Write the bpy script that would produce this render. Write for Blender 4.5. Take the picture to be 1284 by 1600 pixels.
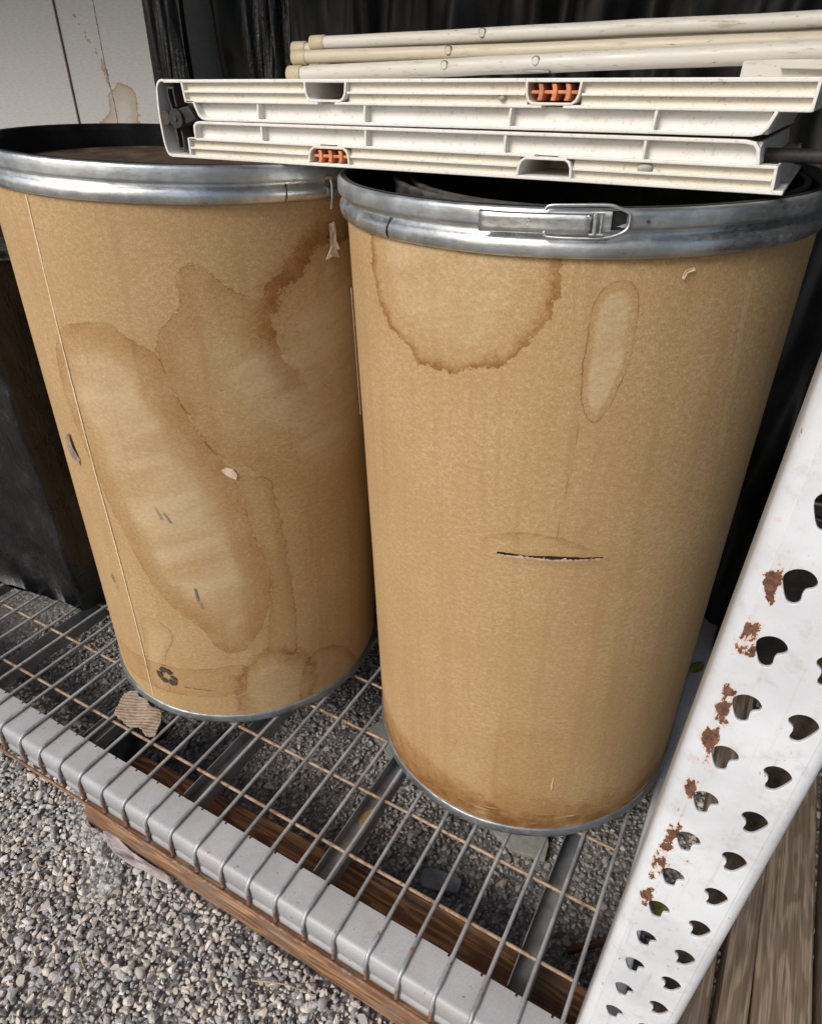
import bpy, bmesh, math, random
import numpy as np
from mathutils import Vector, Matrix, noise as mnoise

random.seed(7)
rng = np.random.default_rng(11)
C = bpy.context.scene
for o in list(bpy.data.objects):
    bpy.data.objects.remove(o, do_unlink=True)
COL = C.collection
R = math.radians

# ------------------------------------------------------------------ camera
cam = bpy.data.cameras.new('camera')
co = bpy.data.objects.new('camera', cam)
COL.objects.link(co)
co.location = (0.89921, -0.51902, 1.09707)
co.rotation_euler = (0.990318, -0.0317795, 0.4927416)
cam.sensor_fit = 'VERTICAL'
cam.sensor_height = 36.0
cam.lens = 1047.134 / 1600 * 36.0
cam.shift_x = -21 / 1600
cam.shift_y = 10 / 1600
cam.clip_start = 0.02
cam.clip_end = 300
C.camera = co

# ------------------------------------------------------------------ light
SUN_EL, SUN_AZ = 38.0, 199.0      # azimuth clockwise from +Y (the rack faces -Y)
w = bpy.data.worlds.new("World")
C.world = w
w.use_nodes = True
nt = w.node_tree
bg = nt.nodes['Background']
sky = nt.nodes.new('ShaderNodeTexSky')
sky.sky_type = 'NISHITA'
sky.sun_disc = False
sky.sun_elevation = R(SUN_EL)
sky.sun_rotation = R(SUN_AZ)
sky.air_density = 1.0
sky.dust_density = 3.0
nt.links.new(sky.outputs[0], bg.inputs[0])
bg.inputs[1].default_value = 0.10
sl = bpy.data.lights.new('sun', 'SUN')
sl.energy = 2.0
sl.angle = R(22)
sl.color = (1.0, 0.975, 0.94)
so = bpy.data.objects.new('sun', sl)
COL.objects.link(so)
az, el = R(SUN_AZ), R(SUN_EL)
sd = Vector((math.sin(az) * math.cos(el), math.cos(az) * math.cos(el), math.sin(el)))
so.rotation_euler = sd.to_track_quat('Z', 'Y').to_euler()
vs = C.view_settings
C.display_settings.display_device = 'sRGB'
vs.view_transform = 'Standard'
vs.look = 'None'
vs.exposure = 0.30
vs.gamma = 1.0
vs.use_curve_mapping = False
C.render.engine = 'CYCLES'
C.cycles.max_bounces = 8
C.cycles.use_denoising = True

# ------------------------------------------------------------------ node helpers
class NM:
    def __init__(s, name):
        s.m = bpy.data.materials.new(name)
        s.m.use_nodes = True
        s.t = s.m.node_tree
        s.n = s.t.nodes
        s.b = s.n['Principled BSDF']
        s.out = s.n['Material Output']

    def link(s, a, b):
        s.t.links.new(a, b)

    def put(s, sock, v):
        if hasattr(v, 'is_output') or isinstance(v, bpy.types.NodeSocket):
            s.link(v, sock)
        elif isinstance(v, (tuple, list)) and len(v) == 3 and sock.type == 'RGBA':
            sock.default_value = (*v, 1)
        else:
            sock.default_value = v

    def node(s, typ, **kw):
        n = s.n.new(typ)
        for k, v in kw.items():
            setattr(n, k, v)
        return n

    def math(s, op, a, b=0.0, c=None, clamp=False):
        n = s.node('ShaderNodeMath', operation=op, use_clamp=clamp)
        s.put(n.inputs[0], a)
        s.put(n.inputs[1], b)
        if c is not None:
            s.put(n.inputs[2], c)
        return n.outputs[0]

    def ramp(s, v, a, b, c=0.0, d=1.0, smooth=True):
        n = s.node('ShaderNodeMapRange')
        n.interpolation_type = 'SMOOTHSTEP' if smooth else 'LINEAR'
        n.clamp = True
        s.put(n.inputs[0], v)
        for i, x in enumerate((a, b, c, d)):
            s.put(n.inputs[1 + i], x)
        return n.outputs[0]

    def mix(s, f, a, b, blend='MIX'):
        n = s.node('ShaderNodeMix', data_type='RGBA', blend_type=blend)
        s.put(n.inputs[0], f)
        s.put(n.inputs[6], a)
        s.put(n.inputs[7], b)
        return n.outputs[2]

    def attr(s, name):
        n = s.node('ShaderNodeAttribute', attribute_name=name)
        return n.outputs['Fac']

    def coord(s, kind='Object'):
        return s.node('ShaderNodeTexCoord').outputs[kind]

    def scale(s, vec, sc):
        n = s.node('ShaderNodeMapping')
        s.put(n.inputs[0], vec)
        n.inputs['Scale'].default_value = sc
        return n.outputs[0]

    def noise(s, vec, sc, detail=3.0, rough=0.55, dist=0.0, off=None, dims='3D'):
        n = s.node('ShaderNodeTexNoise', noise_dimensions=dims)
        if off is not None:
            mp = s.node('ShaderNodeMapping')
            s.put(mp.inputs[0], vec)
            mp.inputs['Location'].default_value = off
            vec = mp.outputs[0]
        s.put(n.inputs['Vector'], vec)
        n.inputs['Scale'].default_value = sc
        n.inputs['Detail'].default_value = detail
        n.inputs['Roughness'].default_value = rough
        n.inputs['Distortion'].default_value = dist
        return n.outputs[0]

    def xyz(s, vec):
        n = s.node('ShaderNodeSeparateXYZ')
        s.put(n.inputs[0], vec)
        return n.outputs

    def bump(s, h, strength=0.3, dist=0.001):
        n = s.node('ShaderNodeBump')
        n.inputs['Strength'].default_value = strength
        n.inputs['Distance'].default_value = dist
        s.put(n.inputs['Height'], h)
        s.link(n.outputs[0], s.b.inputs['Normal'])

    def set(s, **kw):
        names = dict(color='Base Color', rough='Roughness', metal='Metallic', spec='Specular IOR Level',
                     trans='Transmission Weight', alpha='Alpha', ior='IOR', coat='Coat Weight', sheen='Sheen Weight')
        for k, v in kw.items():
            s.put(s.b.inputs[names[k]], v)
        return s


MAT = {}


def simple(name, col, rough=0.6, metal=0.0, var=0.25, sc=30, bump=0.15, col2=None, stretch=None, spec=0.4):
    m = NM(name)
    v = m.coord()
    if stretch:
        v = m.scale(v, stretch)
    n1 = m.noise(v, sc, 5, 0.6)
    n2 = m.noise(v, sc * 9, 3, 0.6)
    f = m.math('ADD', m.math('MULTIPLY', n1, 0.65), m.math('MULTIPLY', n2, 0.35))
    c2 = col2 or tuple(max(0, x * (1 - var)) for x in col)
    c1 = col if col2 else tuple(min(1, x * (1 + var)) for x in col)
    m.set(color=m.mix(m.ramp(f, 0.35, 0.65), c2, c1), rough=m.ramp(n1, 0.3, 0.7, rough * 0.85, min(1, rough * 1.15)), metal=metal, spec=spec)
    if bump:
        m.bump(f, bump, 0.002)
    MAT[name] = m.m
    return m.m


def galvanised(name, col=(0.50, 0.54, 0.57), dirt=0.35, rust=0.0, metal=0.95, rr=(0.27, 0.46)):
    m = NM(name)
    v = m.coord()
    n1 = m.noise(v, 14, 6, 0.65)
    n2 = m.noise(m.scale(v, (1, 1, 3)), 90, 4, 0.65)
    n3 = m.noise(v, 45, 5, 0.7, 0.4)
    c = m.mix(m.ramp(n1, 0.35, 0.68), tuple(x * 0.72 for x in col), tuple(min(1, x * 1.25) for x in col))
    dm = m.math('MULTIPLY', m.ramp(n3, 0.52, 0.74), dirt)
    c = m.mix(dm, c, (0.16, 0.13, 0.10))
    if rust:
        rm = m.math('MULTIPLY', m.ramp(m.math('ADD', m.math('MULTIPLY', n2, 0.6), m.math('MULTIPLY', n3, 0.4)), 0.6 - rust * 0.2, 0.68 - rust * 0.15), 0.9)
        hook = m.math('MULTIPLY', m.ramp(m.xyz(v)[2], -0.014, -0.036), m.ramp(n2, 0.32, 0.56, 0.35, 0.95))
        rm = m.math('MAXIMUM', rm, hook)
        c = m.mix(rm, c, m.mix(m.ramp(n1, 0.4, 0.6), (0.23, 0.09, 0.035), (0.12, 0.05, 0.025)))
        met = m.math('SUBTRACT', metal, m.math('MAXIMUM', rm, dm), clamp=True)
    else:
        met = m.math('SUBTRACT', metal, dm, clamp=True)
    m.set(color=c, metal=met, rough=m.math('ADD', m.ramp(n2, 0.3, 0.7, *rr), m.math('MULTIPLY', dm, 0.5)), spec=0.5)
    m.bump(m.math('ADD', n2, m.math('MULTIPLY', n1, 2.0)), 0.12, 0.0015)
    MAT[name] = m.m
    return m.m


# ------------------------------------------------------------------ mesh helpers
class MB:
    def __init__(s):
        s.v, s.f, s.sm = [], [], []

    def add(s, vs, fs, smooth=False):
        o = len(s.v)
        s.v += [tuple(map(float, q)) for q in vs]
        s.f += [tuple(i + o for i in f) for f in fs]
        s.sm += [smooth] * len(fs)
        return s

    def box(s, x0, x1, y0, y1, z0, z1):
        vs = [(x, y, z) for x in (x0, x1) for y in (y0, y1) for z in (z0, z1)]
        return s.add(vs, [(0, 1, 3, 2), (4, 6, 7, 5), (0, 4, 5, 1), (2, 3, 7, 6), (0, 2, 6, 4), (1, 5, 7, 3)])

    def prism_y(s, poly, y0, y1):
        """polygon in (x,z) extruded along y"""
        n = len(poly)
        a = sum(poly[i][0] * poly[(i + 1) % n][1] - poly[(i + 1) % n][0] * poly[i][1] for i in range(n))
        if a < 0:
            poly = poly[::-1]
        vs = [(x, y0, z) for x, z in poly] + [(x, y1, z) for x, z in poly]
        fs = [tuple(range(n)), tuple(range(2 * n - 1, n - 1, -1))]
        fs += [(i, i + n, (i + 1) % n + n, (i + 1) % n) for i in range(n)]
        return s.add(vs, fs)

    def prism_z(s, poly, z0, z1, zf=None):
        n = len(poly)
        a = sum(poly[i][0] * poly[(i + 1) % n][1] - poly[(i + 1) % n][0] * poly[i][1] for i in range(n))
        if a < 0:
            poly = poly[::-1]
        h = zf or (lambda x, y: 0)
        vs = [(x, y, z0 + h(x, y)) for x, y in poly] + [(x, y, z1 + h(x, y)) for x, y in poly]
        fs = [tuple(range(n))[::-1], tuple(range(n, 2 * n))]
        fs += [(i, (i + 1) % n, (i + 1) % n + n, i + n) for i in range(n)]
        return s.add(vs, fs)

    def tube(s, pts, r, n=10, caps=True, rs=None):
        pts = [Vector(p) for p in pts]
        m = len(pts)
        up = None
        rings = []
        for i, p in enumerate(pts):
            d = (pts[min(i + 1, m - 1)] - pts[max(i - 1, 0)]).normalized()
            if up is None:
                up = d.orthogonal().normalized()
            else:
                up = (up - d * up.dot(d)).normalized()
            b = d.cross(up)
            rr = rs[i] if rs else r
            rings.append([p + rr * (math.cos(2 * math.pi * k / n) * up + math.sin(2 * math.pi * k / n) * b) for k in range(n)])
        vs = [q for ring in rings for q in ring]
        fs = [(i * n + k, i * n + (k + 1) % n, (i + 1) * n + (k + 1) % n, (i + 1) * n + k) for i in range(m - 1) for k in range(n)]
        s.add(vs, fs, True)
        if caps:
            o = len(s.v)
            s.add(rings[0], [tuple(range(n))[::-1]])
            s.add(rings[-1], [tuple(range(n))])
        return s

    def lathe(s, prof, n=160, closed=False, th0=0.0, th1=2 * math.pi, wob=None):
        full = abs(th1 - th0 - 2 * math.pi) < 1e-6
        m = n if full else n + 1
        k = len(prof)
        vs = []
        for i in range(m):
            t = th0 + (th1 - th0) * i / n
            for (r, z) in prof:
                dr, dz = wob(t, r, z) if wob else (0, 0)
                vs.append(((r + dr) * math.cos(t), (r + dr) * math.sin(t), z + dz))
        fs = []
        kk = k if closed else k - 1
        for i in range(n):
            j = (i + 1) % m
            for q in range(kk):
                q2 = (q + 1) % k
                fs.append((i * k + q, j * k + q, j * k + q2, i * k + q2))
        return s.add(vs, fs, True)

    def build(s, name, mat, parent=None, bevel=0.0, seg=2, sharp=35):
        me = bpy.data.meshes.new(name)
        me.from_pydata(s.v, [], s.f)
        me.polygons.foreach_set('use_smooth', s.sm if not bevel else [True] * len(s.f))
        me.update()
        o = bpy.data.objects.new(name, me)
        COL.objects.link(o)
        if mat is not None:
            me.materials.append(mat)
        if parent is not None:
            o.parent = parent
        if bevel:
            b = o.modifiers.new('edge', 'BEVEL')
            b.width = bevel
            b.segments = seg
            b.limit_method = 'ANGLE'
            b.angle_limit = R(sharp)
            b.harden_normals = False
            me.set_sharp_from_angle(angle=R(50))
        return o


def tag(o, label=None, cat=None, group=None, kind=None):
    if label:
        o['label'] = label
    if cat:
        o['category'] = cat
    if group:
        o['group'] = group
    if kind:
        o['kind'] = kind
    return o


def empty(name, loc=(0, 0, 0), label=None, cat=None, group=None):
    o = bpy.data.objects.new(name, None)
    COL.objects.link(o)
    o.location = loc
    o.empty_display_size = 0.05
    return tag(o, label, cat, group)


def catmull(P, k=4, closed=True):
    P = [np.array(p, float) for p in P]
    n = len(P)
    out = []
    for i in range(n if closed else n - 1):
        p0 = P[(i - 1) % n] if closed or i > 0 else P[i]
        p1 = P[i]
        p2 = P[(i + 1) % n]
        p3 = P[(i + 2) % n] if closed or i + 2 < n else P[(i + 1) % n]
        for j in range(k):
            t = j / k
            out.append(0.5 * ((2 * p1) + (-p0 + p2) * t + (2 * p0 - 5 * p1 + 4 * p2 - p3) * t * t + (-p0 + 3 * p1 - 3 * p2 + p3) * t ** 3))
    if not closed:
        out.append(P[-1])
    return np.array(out)


# ------------------------------------------------------------------ materials
ZG = -0.125                                              # gravel level
ZD = 0.125                                               # depth of the dip added behind the plank to shade the gravel


def shade_dip(x, y):
    t = min(1, max(0, (y - 0.028) / 0.03))
    k = min(1, max(0, (0.99 - x) / 0.03))
    return -ZD * t * t * (3 - 2 * t) * k




def m_gravel():
    m = NM('gravel_stone')
    t = m.attr('tone')
    v = m.coord()
    cr = m.node('ShaderNodeValToRGB')
    el_ = cr.color_ramp.elements
    stops = [(0.0, (0.13, 0.13, 0.135)), (0.14, (0.28, 0.28, 0.285)), (0.32, (0.44, 0.425, 0.405)), (0.48, (0.55, 0.475, 0.40)),
             (0.62, (0.48, 0.48, 0.485)), (0.76, (0.64, 0.55, 0.455)), (0.90, (0.72, 0.66, 0.59)), (1.0, (0.85, 0.82, 0.78))]
    el_[0].position, el_[0].color = stops[0][0], (*stops[0][1], 1)
    el_[1].position, el_[1].color = stops[-1][0], (*stops[-1][1], 1)
    for p, c in stops[1:-1]:
        e = el_.new(p)
        e.color = (*c, 1)
    m.put(cr.inputs[0], t)
    n = m.noise(v, 260, 4, 0.65)
    n2 = m.noise(v, 900, 2, 0.5)
    c = m.mix(m.ramp(n, 0.3, 0.7, 0.0, 0.55), cr.outputs[0], (0.22, 0.2, 0.18), 'MULTIPLY')
    c = m.mix(m.ramp(n, 0.62, 0.75, 0.0, 0.3), cr.outputs[0], (0.25, 0.21, 0.17))
    c = m.mix(m.ramp(n2, 0.35, 0.6, 0.22, 0.0), c, (0.08, 0.075, 0.07))
    m.set(color=c, rough=0.8, spec=0.3)
    m.bump(m.math('ADD', n, n2), 0.25, 0.001)
    return m.m


def m_ground():
    m = NM('ground_grit')
    v = m.coord()
    vo = m.node('ShaderNodeTexVoronoi')
    m.put(vo.inputs['Vector'], v)
    vo.inputs['Scale'].default_value = 95
    sep = m.xyz(vo.outputs['Color'])
    n = m.noise(v, 30, 5)
    c = m.mix(sep[0], (0.18, 0.17, 0.16), (0.42, 0.38, 0.34))
    c = m.mix(m.ramp(vo.outputs['Distance'], 0.4, 0.8, 0, 0.6), c, (0.12, 0.11, 0.10))
    c = m.mix(m.ramp(n, 0.4, 0.7, 0, 0.4), c, (0.12, 0.10, 0.085))
    m.set(color=c, rough=0.9)
    m.bump(m.math('MULTIPLY', vo.outputs['Distance'], -1.0), 0.6, 0.008)
    return m.m


def m_wood(name, dark, light, ring=55, grey=0.3, rough=0.75, axis='X'):
    m = NM(name)
    v = m.coord()
    st = (0.13, 1, 1) if axis == 'X' else (1, 0.13, 1)
    vv = m.scale(v, st)
    wn = m.noise(vv, 26, 3, 0.5)
    fine = m.noise(m.scale(v, (0.015, 1, 1) if axis == 'X' else (1, 0.015, 1)), 420, 3, 0.6)
    band = m.math('SINE', m.math('ADD', m.math('MULTIPLY', wn, 46.0), m.math('MULTIPLY', m.xyz(v)[1 if axis == 'X' else 0], ring * 2.0)))
    band = m.ramp(band, -0.7, 0.9)
    c = m.mix(band, dark, light)
    c = m.mix(m.ramp(fine, 0.42, 0.6, 0.55, 0.0), c, tuple(x * 0.45 for x in dark))
    kv = m.node('ShaderNodeTexVoronoi')
    m.put(kv.inputs['Vector'], m.scale(v, (0.45, 1, 1) if axis == 'X' else (1, 0.45, 1)))
    kv.inputs['Scale'].default_value = 8.5
    c = m.mix(m.ramp(kv.outputs['Distance'], 0.05, 0.13, 0.85, 0.0), c, tuple(x * 0.35 for x in dark))
    ck = m.noise(m.scale(v, (0.03, 1, 1) if axis == 'X' else (1, 0.03, 1)), 70, 2, 0.5, off=(1, 1, 4))
    c = m.mix(m.ramp(ck, 0.66, 0.70, 0.0, 0.8), c, (0.03, 0.022, 0.017))
    g = m.noise(v, 14, 4, 0.6)
    c = m.mix(m.ramp(g, 0.42, 0.66, 0, grey), c, (0.19, 0.165, 0.145))
    m.set(color=c, rough=rough, spec=0.25)
    m.bump(m.math('ADD', m.math('MULTIPLY', band, 0.6), fine), 0.4, 0.0012)
    MAT[name] = m.m
    return m.m


def m_plastic(name, col, dirtcol=(0.30, 0.24, 0.17), dirt=0.5, rough=0.55, run=1.0):
    m = NM(name)
    v = m.scale(m.coord(), (run, 1, 1))
    n = m.noise(v, 16, 6, 0.7)
    n2 = m.noise(v, 160, 4, 0.7)
    n3 = m.noise(v, 480, 2, 0.5)
    c = m.mix(m.ramp(n, 0.38, 0.7, 0, 0.35), col, tuple(a * b for a, b in zip(col, (0.87, 0.81, 0.70))))
    c = m.mix(m.ramp(n2, 0.54, 0.74, 0, dirt), c, dirtcol)
    c = m.mix(m.ramp(n3, 0.68, 0.76, 0, dirt), c, (0.14, 0.11, 0.08))
    m.set(color=c, rough=m.ramp(n2, 0.3, 0.7, rough - 0.1, rough + 0.15), spec=0.4)
    m.bump(n2, 0.12, 0.001)
    MAT[name] = m.m
    return m.m


def m_paint(name, col, chips=0.0, post=False):
    m = NM(name)
    v = m.coord()
    n = m.noise(v, 9, 5, 0.6)
    n2 = m.noise(v, 60, 5, 0.68)
    n3 = m.noise(v, 300, 3, 0.6)
    c = m.mix(m.ramp(n, 0.35, 0.68), tuple(x * 0.86 for x in col), tuple(min(1, x * 1.05) for x in col))
    c = m.mix(m.ramp(n2, 0.50, 0.72, 0, 0.32), c, (0.36, 0.29, 0.23))
    c = m.mix(m.ramp(n3, 0.66, 0.76, 0, 0.35), c, (0.30, 0.26, 0.22))
    if post:
        x, y, z = m.xyz(v)
        # chips hug the outer side of each inner slot, with a few strays
        band = m.math('MULTIPLY', m.ramp(x, 0.9325, 0.9410), m.ramp(x, 0.9440, 0.9530, 1, 0))
        zz = m.math('MULTIPLY', m.ramp(z, 0.38, 0.50), m.ramp(z, 0.82, 0.93, 1, 0))
        per = m.math('COSINE', m.math('MULTIPLY', m.math('SUBTRACT', z, 0.2995), 2 * math.pi / 0.0548))
        band = m.math('MULTIPLY', m.math('MULTIPLY', band, zz), m.ramp(m.math('ADD', per, m.math('MULTIPLY', m.math('SUBTRACT', m.noise(v, 13, 2, 0.5, off=(7, 3, 2)), 0.5), 4.0)), -1.0, 0.7, 0.25, 1.0))
        wn = m.noise(m.scale(v, (1, 1, 0.62)), 88, 5, 0.68, off=(0.31, 0, 0.12))
        k = m.math('ADD', wn, m.math('MULTIPLY', band, 0.212))
        sc = m.noise(v, 50, 3, 0.66, off=(3.3, 1.1, 0.4))
        k = m.math('MAXIMUM', k, m.math('SUBTRACT', sc, 0.045))
        halo = m.ramp(k, 0.625, 0.695)
        chip = m.ramp(k, 0.684, 0.696)
        c = m.mix(m.math('MULTIPLY', halo, 0.75), c, (0.62, 0.36, 0.19))
        inner = m.mix(m.ramp(n3, 0.35, 0.65), (0.085, 0.04, 0.028), (0.19, 0.085, 0.05))
        c = m.mix(chip, c, inner)
        scr = m.noise(m.scale(v, (1, 1, 0.05)), 150, 3, 0.6, off=(2, 2, 2))
        c = m.mix(m.math('MULTIPLY', m.ramp(scr, 0.60, 0.72), 0.28), c, (0.36, 0.34, 0.33))
        drip = m.noise(m.scale(v, (1, 1, 0.10)), 34, 4, 0.6, off=(9, 2, 5))
        c = m.mix(m.math('MULTIPLY', m.ramp(drip, 0.56, 0.74), 0.22), c, (0.47, 0.36, 0.26))
        hgt = m.math('SUBTRACT', m.math('MULTIPLY', n2, 0.2), m.math('MULTIPLY', chip, 0.6))
        m.set(color=c, rough=m.math('ADD', 0.36, m.math('MULTIPLY', chip, 0.5)), spec=0.4)
        m.bump(hgt, 0.35, 0.0015)
    else:
        sm = m.noise(m.scale(v, (0.35, 1, 1)), 24, 5, 0.68, off=(1, 6, 3))
        c = m.mix(m.ramp(sm, 0.50, 0.72, 0, 0.40), c, (0.38, 0.31, 0.245))
        spk = m.noise(v, 420, 3, 0.7, off=(2, 8, 1))
        c = m.mix(m.ramp(spk, 0.42, 0.62, 0.28, 0.0), c, (0.26, 0.255, 0.255))
        pit = m.noise(v, 210, 3, 0.6, off=(4, 4, 9))
        c = m.mix(m.ramp(pit, 0.69, 0.74, 0, 0.8), c, (0.09, 0.075, 0.065))
        rs = m.noise(v, 95, 4, 0.7, off=(5, 2, 1))
        r = m.ramp(rs, 0.70 - chips * 0.1, 0.76 - chips * 0.1)
        c = m.mix(m.math('MULTIPLY', r, 0.85), c, (0.22, 0.09, 0.045))
        m.set(color=c, rough=0.42, spec=0.4)
        m.bump(n2, 0.12, 0.0015)
    MAT[name] = m.m
    return m.m


def m_blackplastic(name='black_film', rough=0.24, col=(0.004, 0.004, 0.0045)):
    m = NM(name)
    v = m.coord()
    n = m.noise(m.scale(v, (3, 1, 0.35)), 22, 5, 0.6, 0.8)
    n2 = m.noise(v, 120, 4, 0.6)
    d = m.noise(v, 7, 5, 0.7)
    m.set(color=m.mix(m.ramp(d, 0.55, 0.75, 0, 0.5), col, (0.045, 0.04, 0.035)), rough=m.ramp(d, 0.4, 0.7, rough, rough + 0.3), spec=0.5)
    m.bump(m.math('ADD', n, m.math('MULTIPLY', n2, 0.3)), 0.5, 0.01)
    MAT[name] = m.m
    return m.m


GRAVEL = m_gravel()
GROUND = m_ground()
PLANK = m_wood('brown_plank', (0.18, 0.086, 0.042), (0.40, 0.22, 0.105), 75, 0.35)
BOARD = m_wood('grey_brown_board', (0.20, 0.145, 0.10), (0.34, 0.26, 0.185), 40, 0.35, axis='Y')
GALV = galvanised('galvanised_steel', (0.25, 0.27, 0.285), 0.5, metal=0.75, rr=(0.36, 0.55))
RING = galvanised('galvanised_ring', (0.62, 0.645, 0.655), 0.28, metal=0.9, rr=(0.26, 0.42))
BAND = galvanised('clamp_band_steel', (0.54, 0.575, 0.59), 0.22, metal=0.85, rr=(0.32, 0.48))
LATCH = galvanised('bright_zinc', (0.66, 0.68, 0.67), 0.15)
WIRE = galvanised('wire_zinc', (0.40, 0.415, 0.42), 0.45, 0.22, metal=0.45, rr=(0.42, 0.6))
RUSTW = galvanised('rusty_wire', (0.33, 0.25, 0.175), 0.35, 0.58, metal=0.25, rr=(0.55, 0.75))
CHANM = galvanised('channel_zinc', (0.25, 0.26, 0.265), 0.35, metal=0.5, rr=(0.45, 0.6))
POSTM = m_paint('white_chipped_paint', (0.66, 0.68, 0.705), post=True)
BEAMM = m_paint('pale_grey_paint', (0.405, 0.415, 0.435), 0.5)
INNERM = simple('dark_primer_inside', (0.17, 0.135, 0.11), 0.6, var=0.5, sc=25)
STRUTM = m_paint('dull_grey_paint', (0.52, 0.53, 0.54), 0.2)
WPL = m_plastic('white_plastic', (0.75, 0.735, 0.70), dirt=0.42)
CPL = m_plastic('cream_plastic', (0.72, 0.67, 0.56), dirt=0.55)
ORG = simple('orange_plastic', (0.60, 0.22, 0.10), 0.55, var=0.3, sc=60)
DPL = simple('dark_hinge_plastic', (0.030, 0.027, 0.025), 0.55, var=0.5, sc=40)
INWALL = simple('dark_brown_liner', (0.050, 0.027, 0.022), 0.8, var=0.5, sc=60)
DKRED = simple('dark_red_gap_fill', (0.022, 0.007, 0.006), 0.8, var=0.4, sc=20)
DPL2 = simple('brown_hinge_plastic', (0.065, 0.052, 0.043), 0.5, var=0.4, sc=40)
BLK = simple('black_steel', (0.013, 0.013, 0.013), 0.45, var=0.5, sc=18)
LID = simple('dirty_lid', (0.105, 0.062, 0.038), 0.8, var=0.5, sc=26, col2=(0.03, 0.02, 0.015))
LINER = simple('black_rubber', (0.075, 0.068, 0.063), 0.6, var=0.5, sc=40, col2=(0.022, 0.02, 0.019))
DARKW = simple('dark_siding', (0.022, 0.020, 0.019), 0.9, var=0.3, sc=4)
FILM = m_blackplastic()
CRAFTBACK = simple('torn_kraft', (0.74, 0.58, 0.42), 0.9, var=0.18, sc=80)
TAPE = simple('frosted_tape', (0.66, 0.56, 0.47), 0.5, var=0.2, sc=70)
SLABM = simple('pale_stone', (0.36, 0.36, 0.31), 0.85, var=0.2, sc=40)
SLAT = simple('grey_stone', (0.30, 0.31, 0.325), 0.85, var=0.25, sc=40)
STRAW = simple('straw', (0.36, 0.29, 0.17), 0.8, var=0.3, sc=60)
LEAFG = simple('olive_leaf_skin', (0.17, 0.16, 0.028), 0.5, var=0.4, sc=60)
LEAFD = simple('dry_leaf_skin', (0.28, 0.19, 0.07), 0.7, var=0.5, sc=120)
INK = simple('black_ink', (0.055, 0.045, 0.032), 0.85, var=0.35, sc=200, bump=0)
INKF = simple('faded_ink', (0.10, 0.07, 0.045), 0.9, var=0.3, sc=300, bump=0)
TUBEM = m_plastic('cream_tube_paint', (0.50, 0.45, 0.345), dirt=0.85, rough=0.45, run=0.16)
TUBEW = m_plastic('white_tube_paint', (0.54, 0.52, 0.475), dirt=0.75, rough=0.45, run=0.16)
SLEEVE = m_plastic('yellowed_sleeve', (0.45, 0.385, 0.26), dirt=0.5, rough=0.5)
STAKE = m_wood('red_brown_wood', (0.12, 0.045, 0.02), (0.22, 0.09, 0.04), 40, 0.1)


def m_clear():
    m = NM('clear_film')
    v = m.coord()
    n = m.noise(v, 60, 5, 0.6, 1.0)
    m.set(color=(0.85, 0.87, 0.86), rough=0.12, spec=0.6, alpha=m.ramp(n, 0.44, 0.70, 0.03, 0.38))
    m.bump(n, 0.6, 0.006)
    return m.m


CLEAR = m_clear()


def m_carton():
    m = NM('stained_white_card')
    v = m.coord()
    d = m.math('ADD', m.attr('stain_0'), m.math('MULTIPLY', m.math('SUBTRACT', m.noise(v, 50, 4, 0.65), 0.5), 0.03))
    fl = m.noise(m.scale(v, (1, 1, 6)), 60, 3)
    c = m.mix(m.ramp(fl, 0.3, 0.7), (0.46, 0.455, 0.44), (0.53, 0.525, 0.51))
    c = m.mix(m.math('MULTIPLY', m.ramp(d, -0.05, 0.0), m.ramp(d, 0.0, 0.001, 0.55, 0)), c, (0.36, 0.25, 0.12))
    c = m.mix(m.math('MULTIPLY', m.ramp(d, -0.006, 0.0), m.ramp(d, 0.0, 0.001, 0.75, 0)), c, (0.28, 0.16, 0.06))
    m.set(color=c, rough=0.8)
    m.bump(fl, 0.1, 0.001)
    return m.m


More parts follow.
